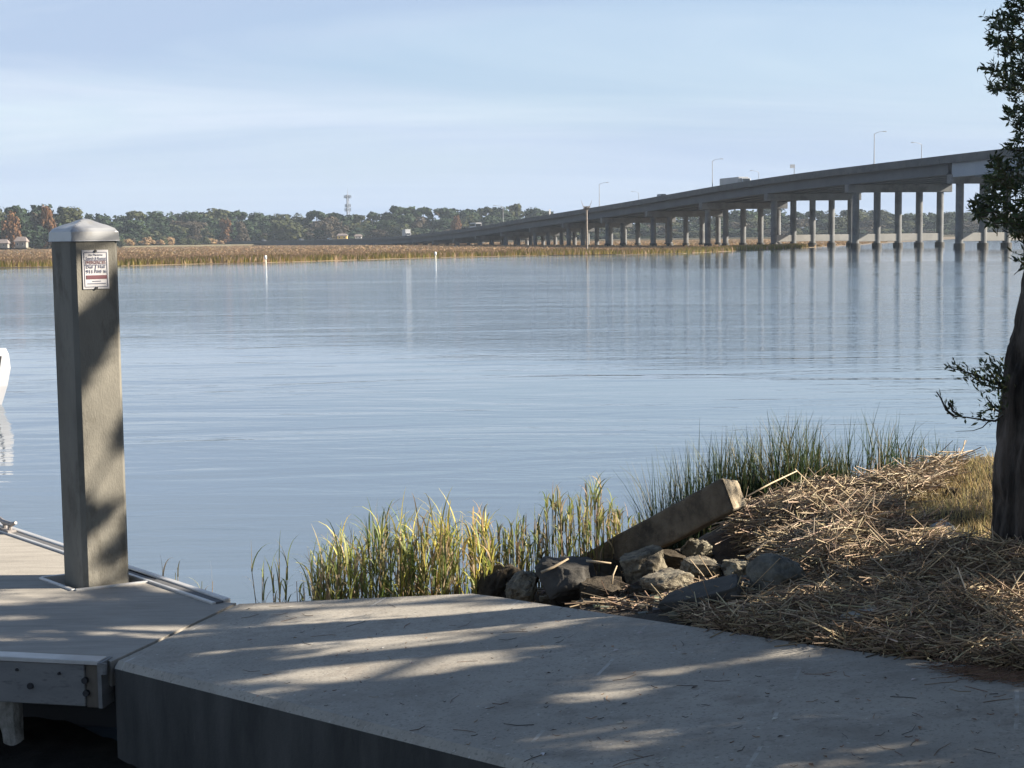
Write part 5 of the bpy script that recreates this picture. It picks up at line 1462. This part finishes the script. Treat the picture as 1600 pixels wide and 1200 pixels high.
# low sprays on the trunk
mb = MB(); rs_ = random.Random(43)
def leaf_at(b, ld, sl):
    sd_ = ld.orthogonal().normalized(); sd_.rotate(Matrix.Rotation(rs_.uniform(0, 6.28), 3, ld)); w_ = sl * .32; nn = ld.cross(sd_)
    mb.cur = jitter(rs_.choice(LEAFCOL), .3, rs_)
    mb.add([b, b + ld * sl * .45 + sd_ * w_ * .5 + nn * sl * .05, b + ld * sl, b + ld * sl * .45 - sd_ * w_ * .5 + nn * sl * .05, b + ld * sl * .5], [(0, 1, 4), (1, 2, 4), (2, 3, 4), (3, 0, 4)])
def spray(pts_px, Y, dens, width):
    P = [at_y(x, y, Y + rs_.uniform(-.04, .04)) for x, y in pts_px]
    mb.cur = (0.05, 0.04, 0.03); mb.tube(P, [.006 * (1 - i / len(P)) + .0015 for i in range(len(P))], 5, caps=False)
    for i in range(len(P) - 1):
        nleaf = int((P[i + 1] - P[i]).length * dens)
        for q in range(nleaf):
            b = P[i].lerp(P[i + 1], rs_.random()) + Vector((rs_.gauss(0, width), rs_.gauss(0, width), rs_.gauss(0, width)))
            ld = ((P[i + 1] - P[i]).normalized() * .7 + Vector((rs_.gauss(0, .5), rs_.gauss(0, .5), rs_.gauss(.35, .5)))).normalized()
            leaf_at(b, ld, rs_.uniform(.025, .048))
YB = ty - .15
spray([(1572, 602), (1550, 598), (1530, 588), (1505, 580), (1482, 574)], YB, 300, .018)
spray([(1572, 608), (1556, 606), (1540, 602), (1520, 590), (1512, 582)], YB, 330, .024)
spray([(1570, 598), (1562, 585), (1558, 572), (1550, 566)], YB, 420, .026)
spray([(1570, 612), (1560, 600), (1548, 582), (1540, 574)], YB, 420, .026)
spray([(1568, 648), (1555, 658), (1535, 656), (1510, 652), (1490, 650)], YB, 120, .010)
spray([(1490, 650), (1478, 640), (1470, 622), (1463, 612)], YB, 55, .006)
spray([(1500, 650), (1488, 642), (1485, 630)], YB, 230, .010)
spray([(1568, 640), (1556, 634), (1545, 640), (1533, 646)], YB, 300, .018)
spray([(1568, 645), (1555, 640), (1548, 630), (1540, 620)], YB, 160, .014)
mb.cur = (0.05, 0.04, 0.03); mb.tube([at_y(1545, 658, YB), at_y(1535, 668, YB), at_y(1520, 673, YB), at_y(1493, 674, YB)], [.004, .003, .002, .0012], 5)
mb.build('low_spray', m_leaf, tree)

def side_tree(x, y, h, centre, radii, count, seed, label):
    g_ = gz(x, y); root = empty('evergreen_tree', (x, y, g_), label, 'tree')
    pts = [Vector((x, y, g_ - .2)), Vector((x, y, g_ + 1)), Vector((x + .1, y + .05, g_ + 2.2)), Vector((x + .1, y, g_ + h * .6)), Vector((x + .2, y, g_ + h * .9))]
    trunk(root, pts, [.3, .24, .2, .13, .05], seed)
    c = Vector(centre); r = random.Random(seed)
    limbs(root, pts, [c + Vector((math.cos(a) * radii[0] * .8, math.sin(a) * radii[1] * .8, r.uniform(-.5, .6) * radii[2])) for a in (0, 1.2, 2.3, 3.4, 4.4, 5.5)], seed, .07)
    crown('crown', root, centre, radii, count, seed)
side_tree(8.2, 6.3, 7.0, (7.4, 6.3, 4.2), (3.2, 2.7, 2.6), 9000, 45, 'evergreen tree standing out of view to the right, shading the pavement')
side_tree(9.2, 7.7, 8.5, (7.6, 10.2, 6.0), (3.2, 1.9, 3.3), 5600, 46, 'evergreen tree standing out of view to the right, shading the dock and post')

def sky_blocker_tree(x, y, h, centre, radii, count, seed, label):  # unseen tree, added to block skylight over the foreground
    g_ = gz(x, y); root = empty('evergreen_tree', (x, y, g_), label, 'tree')
    pts = [Vector((x, y, g_ - .2)), Vector((x, y, g_ + 1.5)), Vector((x + .15, y, g_ + 3)), Vector((x, y + .1, g_ + h * .6)), Vector((x + .2, y, g_ + h * .9))]
    trunk(root, pts, [.36, .3, .25, .16, .05], seed)
    c = Vector(centre); r = random.Random(seed)
    limbs(root, pts, [c + Vector((math.cos(a) * radii[0] * .8, math.sin(a) * radii[1] * .8, r.uniform(-.5, .6) * radii[2])) for a in (0, 1.2, 2.3, 3.4, 4.4, 5.5)], seed, .09)
    mb = MB()
    for q in range(count):
        d = Vector((r.gauss(0, 1), r.gauss(0, 1), r.gauss(0, 1))).normalized() * r.random() ** .4
        P = c + Vector((d.x * radii[0], d.y * radii[1], d.z * radii[2]))
        for w in range(4):
            ld = Vector((r.gauss(0, 1), r.gauss(0, 1), r.gauss(0, .6))).normalized(); sl = r.uniform(.12, .22); sw_ = sl * .42; sd_ = ld.orthogonal().normalized(); sd_.rotate(Matrix.Rotation(r.uniform(0, 6.28), 3, ld))
            b = P + ld * .05; mb.cur = jitter(r.choice(LEAFCOL), .3, r)
            mb.add([b, b + ld * sl * .45 + sd_ * sw_, b + ld * sl, b + ld * sl * .45 - sd_ * sw_], [(0, 1, 2, 3)])
    mb.build('crown', m_leaf, root)
sky_blocker_tree(4.2, -2.6, 9, (2.6, -1.6, 7.0), (4.6, 4.2, 2.8), 2600, 47, 'unseen broad evergreen tree added behind the viewer to dim the skylight')
sky_blocker_tree(7.5, 2.2, 9, (5.6, 1.8, 6.6), (3.6, 3.4, 3.0), 2200, 48, 'unseen broad evergreen tree added beside the viewer to dim the skylight')
# ------------------------------------------------------------------ haze
hz = MB(); hz.box((0, 800, 33.0), (4900, 2300, 72))
hm = bpy.data.materials.new('haze'); hm.use_nodes = True; t = hm.node_tree; t.nodes.clear()
ho = N(t, 'ShaderNodeOutputMaterial'); hv = N(t, 'ShaderNodeVolumePrincipled'); hv.inputs['Color'].default_value = (0.74, 0.86, 1.0, 1); hv.inputs['Density'].default_value = 0.00010
hv.inputs['Anisotropy'].default_value = 0.0
t.links.new(hv.outputs[0], ho.inputs['Volume'])
o = hz.build('haze', hm); tag(o, 'thin pale blue haze filling the air over the river', 'haze', kind='stuff')
scene.cycles.volume_step_rate = 4.0
scene.cycles.volume_max_steps = 64
scene.cycles.max_bounces = 8; scene.cycles.volume_bounces = 0; scene.cycles.transparent_max_bounces = 8
scene.cycles.use_denoising = True
